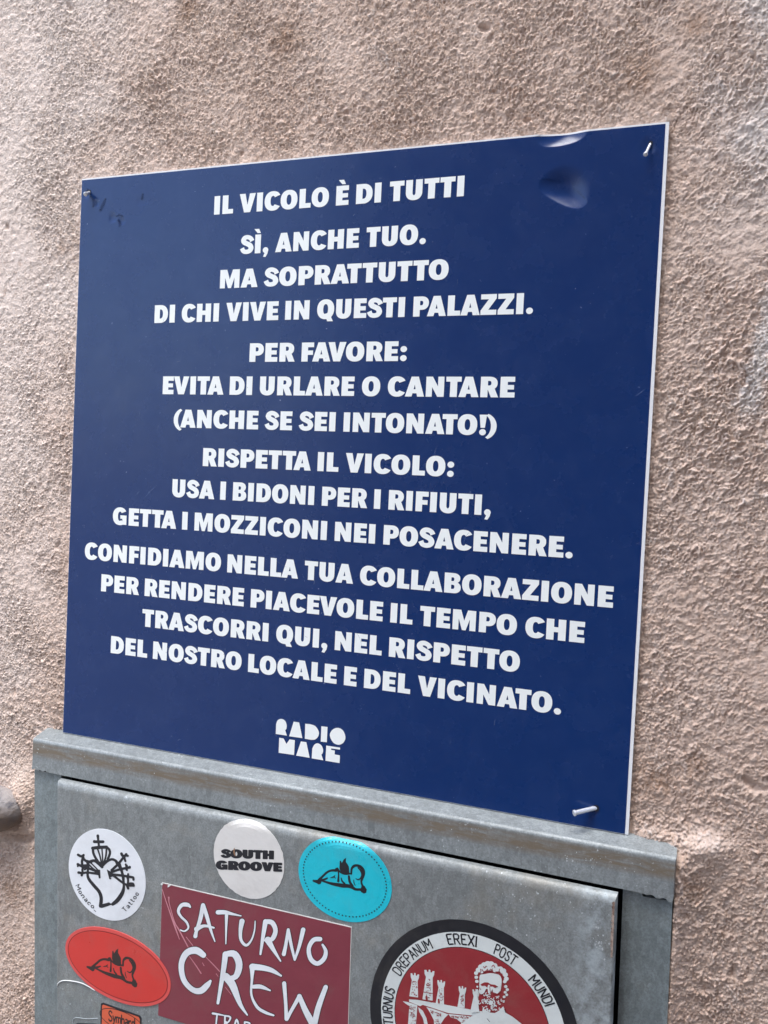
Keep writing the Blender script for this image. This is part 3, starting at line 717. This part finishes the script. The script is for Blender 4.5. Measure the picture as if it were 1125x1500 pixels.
S([(365,492,30),(420,480,30),(470,510,34),(520,560,30)], 30); S([(520,545,30),(580,490,28),(640,463,26),(690,480,28),(715,520,34)], 28)
S([(335,490,34),(345,560,26),(335,640,24),(350,710,30),(420,800,34),(480,870,34),(508,950,36),(500,1055,36)], 30)
S([(735,520,34),(765,600,28),(785,700,26),(795,800,26),(775,890,40),(715,980,44),(655,1030,34)], 30)
pr.fill([T(p) for p in [(485,1040),(520,1030),(605,1008),(625,1018),(645,1035),(580,1060),(515,1080),(490,1068)]])
# left trio
S([(275,440,26),(310,480,26),(380,500,30)], 28); S([(270,550,26),(265,490,26),(280,440,30)], 26); S([(265,555),(330,570),(440,610)], 26); S([(265,640),(340,630),(480,650)], 24)
S([(340,540),(270,545)], 28); S([(275,640),(270,590),(285,560)], 24); S([(340,565),(300,590)], 22); S([(370,500),(430,560),(470,600)], 14); S([(345,520),(400,575),(450,610)], 16)
pr.fill([T(p) for p in [(420,590),(495,595),(500,700),(480,705),(472,665),(425,640)]])
S([(215,405),(255,425),(285,410)], 26); S([(212,528),(260,548)], 26); S([(225,630),(262,640),(262,665)], 26); pr.dab(215,405,16,T); pr.dab(285,408,15,T); pr.dab(213,525,17,T); pr.dab(222,630,17,T); pr.dab(262,662,14,T); pr.dab(212,550,12,T)
# right four
S([(640,600),(715,530),(790,440)], 26); S([(640,625),(740,590),(870,565)], 26); S([(650,655),(750,665),(850,680),(905,690)], 26); S([(660,665),(770,750),(840,790),(910,795)], 24)
S([(735,520),(760,590),(790,680),(790,760)], 24); S([(835,680),(850,730),(840,790)], 22); S([(740,550),(765,600)], 32)
pr.fill([T(p) for p in [(580,590),(635,620),(660,655),(655,680),(625,690),(640,712),(612,715)]])
S([(765,390),(785,420),(830,410)], 28); pr.dab(763,392,12,T); pr.dab(825,400,18,T); pr.dab(845,418,14,T); S([(800,430),(815,485)], 22)
pr.dab(830,545,18,T); pr.dab(870,560,17,T); pr.dab(830,590,15,T); S([(820,525),(835,600)], 20); S([(850,650),(852,700)], 22); S([(860,685),(910,690),(918,720)], 24); S([(850,830),(840,780),(905,770),(920,795)], 26)
pr.build('heart_drawing', M_INK, s1, recalc=False)
for txt, P, capx in (('Monaco_', [(195,790),(235,875),(300,965),(370,1040),(455,1110)], 54), ('Tattoo', [(800,1120),(860,1055),(920,975),(975,890)], 62)):
    Q = smooth(P, False, 12); L = [0]
    for a_, b_ in zip(Q[:-1], Q[1:]): L.append(L[-1] + float(np.hypot(*(b_ - a_))))
    tot = thin_len(txt, .28)
    def place(x, y, Q=Q, L=L, tot=tot, capx=capx):
        t = min(max(x / tot, 0), 1) * L[-1]; i = min(max(np.searchsorted(L, t) - 1, 0), len(Q) - 2)
        f_ = (t - L[i]) / (L[i+1] - L[i]); p = Q[i] + (Q[i+1] - Q[i]) * f_; d = Q[i+1] - Q[i]; d = d / np.hypot(*d)
        nrm = np.array([d[1], -d[0]]); return T(p + nrm * (y - .3) * capx)
    pr = Print(PY - .00001); thin_text(pr, txt, place, .15, .28); pr.build('lettering', M_INK, s1, recalc=False)

# 2 off-white SOUTH GROOVE
s2 = thing('round_sticker', 'off-white round sticker reading SOUTH GROOVE', 'sticker', (qx(.2131), DY, qz(-.0627)), 'stickers on the cabinet door')
base_disc('paper', (qx(.2131), qz(-.0627)), .0322*SCF, .0313*SCF, R_(-30), M_S_CREAM, s2, jag=.012)
pr = Print(PY); T = Crop(310, 1235, 10.227)
def line_between(pr, txt, a_, b_, up, Tr):
    A, B, U = np.array(a_, float), np.array(b_, float), np.array(up, float)
    L, wd = layout(txt)
    for ox_, oy_ in ((-.05, 0), (.05, 0), (0, .035), (0, -.02)): text_on(pr, txt, lambda p: Tr(A + (B - A) * (p[0] + ox_) / wd + U * (p[1] + oy_)))
line_between(pr, 'SOUTH', (150, 215), (928, 240), (2, -127), T); line_between(pr, 'GROOVE', (75, 388), (1052, 424), (2, -129), T)
pr.build('lettering', M_INK, s2, recalc=False)
pr = Print(PY - .00012)
pr.stroke([(345, 70, 8), (340, 120, 22), (350, 170, 16), (365, 190, 6)], 14, T); pr.build('rust_stain', flat('light_rust', srgb(150, 112, 84), .7), s2, recalc=False)

# 3 turquoise, and 5 red: the winged cherub
def cherub(pr, T, k=1.0):
    S = lambda P, wd: pr.stroke(P, wd, T)
    F = lambda P: pr.fill([T(p) for p in P])
    F([(92,490),(180,488),(215,470),(240,520),(225,555),(195,565),(160,545),(95,518)])
    S([(200,490,46),(260,430,36),(330,365,36),(400,335,36),(480,335,46)], 36); S([(210,500,40),(280,485,34),(335,460,22)], 30)
    S([(250,505,26),(330,530,34),(420,555,48),(500,570,60),(590,585,66),(680,590,60),(740,610,52),(800,645,42),(880,650,44),(940,670,56)], 50)
    F([(885,640),(905,570),(950,590),(985,650),(975,700),(940,716),(890,690)])
    S([(730,390,30),(735,310,34),(770,265,44),(820,252,40),(880,275,48),(925,330,52),(932,400,46),(905,480,40),(895,530,30),(920,600,34)], 40)
    S([(840,290,18),(880,330,26),(905,390,26),(890,450,24),(850,485,22),(805,470,14)], 20)
    S([(690,430,36),(705,520,40),(750,590,40)], 36); S([(770,490,12),(775,540,16),(795,580,12)], 12)
    F([(540,180),(560,170),(570,215),(610,150),(645,125),(640,190),(690,270),(700,395),(640,402),(560,370),(535,300)])
    S([(485,310,40),(515,350,26),(520,420,24),(515,510,40)], 28); S([(500,300,30),(560,370,24),(640,395,26),(715,385,26)], 26)
    S([(565,460,18),(580,510,26),(620,550,28)], 22); S([(390,455,12),(440,440,22),(462,415,10)], 14); S([(440,440),(470,460)], 14)
s3 = thing('round_sticker', 'turquoise round sticker with a dotted ring and a reclining winged cherub', 'sticker', (.296, DY, -.0605), 'stickers on the cabinet door')
CC = (qx(.2962), qz(-.0617))
base_disc('paper', CC, .0388*SCF, .0322*SCF, R_(-3), M_CYAN, s3, rings=14)
pr = Print(PY); cherub(pr, Crop(450, 1245, 11.25)); pr.build('cherub_print', M_INK, s3, recalc=False)
pr = Print(PY, 0.0, door_y)
for i, (x, z) in enumerate(clampz(disc_pts(CC, .0345*SCF, .0281*SCF, R_(-3), 74))): pr.dab(x, z, .00062, None, 8)
pr.build('dotted_ring', M_INK, s3, recalc=False)
RC = (qx(.0914), qz(-.1796))
s5 = thing('oval_sticker', 'red oval sticker with a reclining winged cherub below the crowned heart sticker', 'sticker', (RC[0], DY, RC[1]), 'stickers on the cabinet door')
YR = EPS + .0004
base_disc('rim', RC, .0546*SCF, .0299*SCF, R_(-5.4), M_RED_RIM, s5, YR)
def ring_print(name, c, rx, rz, ang, wd, mat, parent, y):
    pr = Print(y); A = disc_pts(c, rx, rz, ang, 96); B = disc_pts(c, rx - wd, rz - wd, ang, 96)
    pr.quadstrip([(x, y, z) for x, z in A], [(x, y, z) for x, z in B], True); return pr.build(name, mat, parent, recalc=False)
pr = Print(DY - YR - .00006); pr.fill(disc_pts(RC, .0515*SCF, .0268*SCF, R_(-5.4), 96)); pr.build('red_field', M_RED, s5, recalc=False)
ring_print('border_line', RC, .0518*SCF, .0271*SCF, R_(-5.4), .0007, M_DKRED, s5, DY - YR - .00010)
# the same figure, laid onto the red sticker by three matching points
def aff(src, dst):
    A = np.array([[p[0], p[1], 1] for p in src]); B = np.array(dst, float); Mx = np.linalg.solve(A, B); return lambda p: np.array([p[0], p[1], 1]) @ Mx
m = aff([(95, 500), (645, 130), (970, 700)], [(80, 358), (555, 95), (828, 662)]); T2 = Crop(120, 1380, 10.227)
pr = Print(DY - YR - .00012); cherub(pr, lambda p: T2(m(p))); pr.build('cherub_print', M_INK_BROWN, s5, recalc=False)

# 4 maroon SATURNO CREW
cor = [unproj(*p, DY) for p in ((238, 1293.5), (514.5, 1358.5), (510, 1530), (232, 1487))]
botL = cor[3]; botR = (cor[2][0], cor[2][1])
s4 = thing('rectangular_sticker', 'maroon rectangular sticker with scratched white hand lettering SATURNO CREW', 'sticker', (.219, DY, -.15), 'stickers on the cabinet door')
cor = [cor[0], cor[1], (cor[1][0] + .0018, botL[1] + .0005), botL]
base_poly('white_edge', [(cor[0][0] - .0002, cor[0][1] + .0006), (cor[1][0] + .0005, cor[1][1] + .0006), (cor[2][0] + .0004, cor[2][1]), cor[3]], M_S_CREAM, s4)
pr = Print(PY); pr.fill(cor); pr.build('maroon_field', M_MAROON, s4, recalc=False)
T = Crop(220, 1280, 3.629)
STROKES = [
 [(215,175,10),(200,163,22),(170,165,20),(152,195,16),(165,225,13),(195,255,12),(205,285,10),(185,303,8),(163,297,7)],
 [(242,330,22),(250,295,17),(268,240,22),(283,165,22)], [(285,165,18),(305,230,20),(325,300,14),(346,358,6)], [(248,292,26),(290,275,16),(340,285,10)],
 [(362,203,24),(400,203,22),(440,212,14),(485,222,6)], [(408,218,18),(406,280,12),(404,370,6)],
 [(490,250,28),(482,300,20),(485,350,16),(512,378,15),(540,350,10),(556,300,8),(560,250,6)],
 [(615,252,26),(602,330,20),(588,425,11)], [(615,252,24),(650,258,26),(668,300,24),(650,345,24),(612,352,12)], [(628,350,36),(650,390,24),(695,462,8)],
 [(712,425,22),(722,380,18),(735,300,16)], [(736,295,16),(750,370,17),(770,455,12)], [(772,450,12),(795,380,18),(815,295,24)],
 [(905,345,24),(870,350,24),(845,395,22),(855,450,24),(890,475,24),(925,450,24),(935,410,20),(918,375,12)],
 [(285,430,30),(245,405,38),(195,420,34),(168,480,30),(180,560,28),(225,612,28),(270,620,34),(305,590,30),(322,568,14)],
 [(402,425,30),(390,520,26),(362,685,15)], [(402,425,28),(450,425,36),(475,480,36),(455,545,30),(395,552,18)], [(405,545,40),(440,590,40),(480,690,22),(518,748,8)],
 [(545,492,34),(600,498,30),(650,512,24),(698,540,10)], [(545,500,28),(543,560,14),(540,640,12),(570,705,16),(615,735,16),(658,750,10)], [(548,598,20),(590,598,22),(640,618,8)],
 [(714,580,22),(722,680,18),(726,770,20)], [(728,770,20),(755,720,18),(795,650,22)], [(795,648,24),(825,720,30),(862,790,34),(872,815,20)], [(872,815,30),(895,710,30),(935,600,24)],
 [(335,740,12),(362,744,10),(392,750,7)], [(358,745,9),(352,800,8),(350,830,6)], [(400,752,10),(398,830,8)], [(400,752,9),(428,760,10),(418,785,9),(400,788,8)], [(405,785,10),(425,830,7)], [(445,830,9),(462,772,10),(478,830,8)], [(450,808,6),(474,810,6)], [(505,785,9),(503,835,8)], [(505,785,9),(530,792,10),(526,812,9),(507,815,7)],
]
pr = Print(PY - .00006)
for P in STROKES: pr.stroke([(x, y, w_ + 7) for x, y, w_ in P], 0, T)
pr.build('letter_outline', M_INK, s4, recalc=False)
pr = Print(PY - .00014)
for P in STROKES: pr.stroke(P, 0, T)
pr.build('lettering', M_S_WHITE, s4, recalc=False)
pr = Print(PY - .00028); T = Crop(230, 1290, 7.14)
for P in ([(60,90,8),(120,270,10),(185,455,16),(240,610,6)], [(130,170,14),(135,240,8),(190,430,10),(235,510,14),(330,690,10)], [(345,790,6),(410,880,10),(465,965,12)], [(310,585,8),(380,675,8)], [(510,790,6),(590,870,10),(660,945,10)], [(625,970,8),(645,1000,4)], [(720,1110,6),(780,1185,6)], [(480,855,6),(497,885,8)]):
    pr.stroke(P, 0, T)
pr.dab(128, 172, 9, T); pr.build('scratches', M_SCRATCH, s4, recalc=False)
pr = Print(PY - .00032); pr.dab(55, 32, 12, T); pr.dab(128, 50, 11, T); pr.stroke([(120,62,8),(150,40,8)], 8, T); pr.build('torn_corner', M_GLUE, s4, recalc=False)

# 6 the round seal
K = (qx(.4003), qz(-.1498))
s6 = thing('round_sticker', 'large black, white and red round seal sticker with towers and a bearded man', 'sticker', (K[0], DY, K[1]), 'stickers on the cabinet door')
base_disc('black_border', K, .0783*SCF, .0783*SCF, 0, M_SEAL_BLACK, s6, jag=.002)
pr = Print(PY); pr.fill(disc_pts(K, .0693*SCF, .0693*SCF, 0, 120)); pr.build('white_band', M_SEAL_WHITE, s6, recalc=False)
pr = Print(PY - .00004); pr.fill(disc_pts(K, .0586*SCF, .0586*SCF, 0, 120)); pr.build('black_line', M_SEAL_BLACK, s6, recalc=False)
pr = Print(PY - .00008); pr.fill(disc_pts(K, .0581*SCF, .0581*SCF, 0, 120)); pr.build('red_field', M_SEAL_RED, s6, recalc=False)
T6 = Crop(545, 1340, 7.5); T7 = Crop(680, 1340, 6.6176)
def ang(T, p):
    x, z = T(p); return math.atan2(z - K[1], x - K[0])
pr = Print(PY - .00004)
A_D = (ang(T6, (275, 640)), ang(T6, (640, 300))); A_E = (ang(T6, (830, 260)), ang(T7, (120, 240))); A_P = (ang(T7, (305, 320)), ang(T7, (500, 440))); A_M = (ang(T7, (650, 610)), ang(T7, (835, 865)))
a_s = ang(T6, (210, 800)); tot = thin_len('SATURNUS', .24); 
RB, CH = .0606*SCF, .0072*SCF
def arc_text(txt, a0, a1, gap=.24):
    tot = thin_len(txt, gap)
    def place(x, y):
        t = a0 + (a1 - a0) * x / tot; r = RB + y * CH; return (K[0] + r * math.cos(t), K[1] + r * math.sin(t))
    thin_text(pr, txt, place, .16, gap, True)
arc_text('DREPANUM', *A_D); arc_text('EREXI', *A_E); arc_text('POST', *A_P); arc_text('MUNDI', *A_M)
da = abs(A_D[1] - A_D[0]) / thin_len('DREPANUM', .24)
arc_text('SATURNUS', a_s + da * tot, a_s)
a_n = A_M[1] - (A_M[0] - A_M[1]) * .62
pr.build('lettering', M_INK, s6, recalc=False)
pr = Print(PY - .00012)
F = lambda P, T=T6: pr.fill([T(p) for p in P])
def tower(x0, x1, yt, xb0, xb1, yb):
    wt = x1 - x0; q = wt / 5
    F([(xb0, yb), (x0 + q*.7, yt + 75), (x0, yt + 45), (x0 - 2, yt), (x0 + q, yt), (x0 + q*1.3, yt + 22), (x0 + q*2, yt + 22), (x0 + q*2.1, yt - 4), (x0 + q*3, yt - 2), (x0 + q*3.1, yt + 26), (x0 + q*3.9, yt + 28), (x0 + q*4.2, yt + 12), (x1 + 4, yt + 14), (x1, yt + 55), (x1 - q*.7, yt + 85), (xb1, yb + 14)])
tower(428, 516, 638, 412, 508, 890); tower(580, 684, 602, 556, 668, 925); tower(722, 802, 715, 702, 792, 965); tower(955, 1034, 782, 940, 1020, 1008); tower(1108, 1180, 815, 1085, 1172, 1040)
F([(410, 925), (500, 930), (820, 985), (1125, 1045), (1240, 1060), (1240, 1115), (1125, 1105), (840, 1075), (640, 1010), (560, 985), (530, 1000), (410, 950)])
F([(415, 960), (500, 990), (495, 1070), (480, 1250), (395, 1250), (405, 1100)]); F([(510, 1010), (560, 1050), (600, 1130), (625, 1250), (590, 1250), (560, 1130), (520, 1060)])
F([(600, 1010), (660, 1025), (760, 1060), (840, 1090), (800, 1130), (760, 1190), (745, 1270), (690, 1270), (680, 1150), (640, 1070)])
F([(840, 1085), (980, 1100), (1120, 1115), (1080, 1150), (1030, 1200), (1015, 1260), (985, 1260), (980, 1180), (930, 1140), (870, 1125)])
F([(340, 945), (400, 955), (470, 985), (440, 1010), (390, 985)])
pr.build('towers_print', M_SEAL_WHITE, s6, recalc=False)
pr = Print(PY - .00016)
rr = random.Random(3)
def bricks(x0, x1, y0, y1, n, sl=0.0):
    for _ in range(n):
        x = rr.uniform(x0, x1); y = rr.uniform(y0, y1) + sl * (x - x0); l_ = rr.uniform(8, 20)
        if rr.random() < .6: pr.stroke([(x, y), (x + l_, y + l_ * .25)], 6, T6, 1, cap=False)
        else: pr.stroke([(x, y), (x + 2, y + l_)], 6, T6, 1, cap=False)
bricks(430, 490, 720, 880, 26); bricks(592, 645, 700, 915, 34); bricks(735, 775, 800, 950, 20); bricks(968, 1008, 850, 1000, 20); bricks(1110, 1150, 880, 1030, 16)
bricks(410, 480, 970, 1220, 40); bricks(640, 760, 1040, 1080, 26, .3); bricks(690, 740, 1090, 1250, 16); bricks(860, 1080, 1100, 1118, 34, .05); bricks(985, 1010, 1150, 1240, 8)
pr.stroke([(430,905),(560,925),(660,955)], 7, T6, 3); pr.stroke([(600,895),(605,925)], 22, T6, 1); pr.stroke([(735,925),(738,960)], 18, T6, 1); pr.stroke([(570,842),(665,858)], 8, T6, 1)
pr.build('brick_print', M_SEAL_RED, s6, recalc=False)
# the bearded man
pr = Print(PY - .00038); T = T7
F = lambda P: pr.fill([T(p) for p in P])
for x, y, r in ((125,640,18),(120,600,18),(118,560,20),(140,530,26),(165,500,28),(195,480,28),(230,470,30),(262,472,30),(295,490,30),(325,520,28),(352,520,28),(380,540,30),(400,575,26),(410,615,24),(395,640,20),(405,690,17),(420,720,16),(400,745,15),(415,770,14),(390,790,14),(205,520,26),(250,510,28),(300,530,24),(170,545,20)):
    pr.dab(x, y, r, T, 14, r * .9)
F(lsm([(150,600),(160,575),(200,570),(250,560),(300,565),(345,580),(365,620),(362,680),(350,740),(320,760),(285,748),(275,715),(262,742),(236,755),(230,715),(214,715),(196,750),(165,765),(148,735),(150,660)]))
for i in range(70):
    x = rr.uniform(155, 410); y = rr.uniform(765, 930)
    if ((x - 275) / 125) ** 2 + ((y - 845) / 95) ** 2 > 1: continue
    t = rr.uniform(0, 6.28); l_ = rr.uniform(8, 20); pr.stroke([(x, y), (x + l_ * math.cos(t), y + l_ * math.sin(t)), (x + l_ * 1.3 * math.cos(t + .9), y + l_ * 1.3 * math.sin(t + .9))], 8, T, 3)
pr.dab(262, 845, 22, T, 10); pr.dab(130, 690, 10, T); pr.dab(140, 830, 10, T)
F([(185, 885), (200, 915), (250, 940), (300, 945), (350, 915), (382, 880), (400, 940), (470, 980), (560, 1050), (640, 1130), (640, 1200), (-60, 1200), (-40, 1060), (60, 985), (120, 950), (178, 935)])
F([(70, 940), (95, 780), (82, 720), (92, 715), (100, 740), (118, 738), (128, 712), (140, 720), (132, 790), (150, 935)]); F([(-5, 890), (2, 790), (-12, 700), (5, 735), (18, 700), (18, 730), (4, 780), (8, 890)])
pr.build('figure_print', M_SEAL_WHITE, s6, recalc=False)
pr = Print(PY - .00048)
F([(160, 668), (200, 648), (232, 650), (262, 668), (300, 672), (330, 690), (300, 705), (280, 690), (255, 690), (248, 672), (235, 672), (226, 700), (205, 682), (172, 684)])
for x, y, r in ((190, 790, 16), (235, 800, 20), (320, 775, 12), (300, 800, 14), (215, 830, 10)): pr.dab(x, y, r, T, 9)
for P in ([(175,530),(200,545),(230,520)], [(240,545),(262,520),(280,540)], [(310,545),(335,555),(345,520)], [(365,570),(385,600),(375,640)], [(150,560),(165,545),(160,520)], [(270,500),(285,480),(300,505)], [(215,490),(200,510),(190,495)]): pr.stroke(P, 7, T, 3)
for P in ([(250,690),(255,730),(262,745)], [(290,748),(325,760),(350,735)], [(150,700),(165,720)]): pr.stroke(P, 5, T, 3)
pr.build('red_shading', M_SEAL_RED, s6, recalc=False)
pr = Print(PY - .00056)
for P in ([(182,890),(195,970),(240,1030),(350,1005),(400,960)], [(400,905),(405,960),(370,1010)], [(100,970),(30,1010),(-20,1070)], [(178,940),(120,955),(60,1010),(10,1060)], [(225,1000),(250,1030)], [(310,695),(330,690)]): pr.stroke(P, 5, T, 4)
pr.build('ink_lines', M_INK, s6, recalc=False)

# 7 orange sticker with a black outline
s7 = thing('square_sticker', 'small orange sticker with a black outline under the red oval sticker', 'sticker', (.097, DY, -.235), 'stickers on the cabinet door')
T = Crop(80, 1425, 7.03)
P7 = [T(p) for p in ((478, 315), (500, 306), (880, 440), (895, 465))]; P7 += [(P7[3][0] + .001, P7[3][1] - .045), (P7[0][0] + .001, P7[0][1] - .045)]
base_poly('black_border', P7, M_INK, s7)
P8 = [T(p) for p in ((492, 335), (505, 325), (868, 452), (880, 475))]; P8 += [(P8[3][0] + .001, P8[3][1] - .042), (P8[0][0] + .001, P8[0][1] - .042)]
pr = Print(PY); pr.fill(P8); pr.build('orange_field', M_ORANGE, s7, recalc=False)
pr = Print(PY - .00004, .000004); oc, ox, oz = T((690, 500)), T((845, 545)), T((690, 400))
ca_ = math.atan2(T((835, 540))[1] - T((540, 430))[1], T((835, 540))[0] - T((540, 430))[0])
c7 = T((688, 488)); Ao = disc_pts(c7, .0226, .0085, ca_, 60); Bo = disc_pts(c7, .0219, .0078, ca_, 60)
pr.quadstrip([(x, pr.y, z) for x, z in Ao], [(x, pr.y, z) for x, z in Bo], True)
tl = thin_len('Symhard', .12); a0, b0_ = np.array(T((560, 475))), np.array(T((828, 555)))
dv = b0_ - a0; up = np.array([-dv[1], dv[0]]) / np.hypot(*dv) * .0085
thin_text(pr, 'Symhard', lambda x, y: tuple(a0 + dv * x / tl + up * (y - .12)), .17, .12)
pr.build('lettering', M_INK_BROWN, s7, recalc=False)

# 8 clear sticker whose edge is lifting, 9 black sticker in it
s8 = thing('clear_sticker', 'clear film sticker with a lifting white edge beside the red oval sticker', 'sticker', (.05, DY, -.22), 'stickers on the cabinet door')
pf = [T(p) for p in smooth([(30, 130), (45, 100), (90, 78), (180, 82), (300, 110), (420, 180)], False, 4)]
film = pf + [(pf[-1][0] + .012, pf[-1][1] - .02), (pf[-1][0] + .012, pf[0][1] - .05), (pf[0][0] + .002, pf[0][1] - .05)]
mb = MB(); mb.poly([[(x, DY - .00012, z) for x, z in film]]); mb.build('film', M_FILM, s8, recalc=False)
mb = MB(); mb.tube([(x, DY - .0005, z) for x, z in pf], [.0002] + [.00042] * (len(pf) - 2) + [.0002], 6); mb.build('lifted_edge', M_GLUE, s8)
s9 = thing('square_sticker', 'black sticker with a clear border left of the small orange sticker', 'sticker', (.06, DY, -.24), 'stickers on the cabinet door')
Pb = [T(p) for p in ((222, 527), (235, 516), (440, 524), (452, 540))]; Pb += [(Pb[3][0], Pb[3][1] - .04), (Pb[0][0], Pb[0][1] - .04)]
base_poly('black_field', Pb, M_INK, s9, .00045)
pf = [T(p) for p in smooth([(186, 520), (192, 478), (215, 462), (260, 462), (340, 472), (450, 466)], False, 4)]
mb = MB(); mb.tube([(x, DY - .0003, z) for x, z in pf], .00022, 6); mb.build('clear_border', flat('pale_film_edge', srgb(178, 186, 188), .4), s9)

# ------------------------------------------------------------------ the pipe end at the left
pp = thing('pipe_stub', 'dirty white pipe end embedded in the plaster left of the cabinet', 'pipe', (-.075, 0, -.085))
mb = MB()
mb.tube([(x + .0645, y, z + .0855) for x, y, z in [(-.40, -.006, -.088), (-.12, -.007, -.086), (-.080, -.008, -.083), (-.066, -.008, -.082), (-.055, -.006, -.0815), (-.048, -.002, -.081), (-.044, .004, -.081), (-.042, .012, -.081)]], [.0225, .0225, .0230, .0225, .0210, .0185, .0155, .0120], 36)
o = mb.build('pipe', M_PIPE, pp, shade=True); o.matrix_parent_inverse.identity()
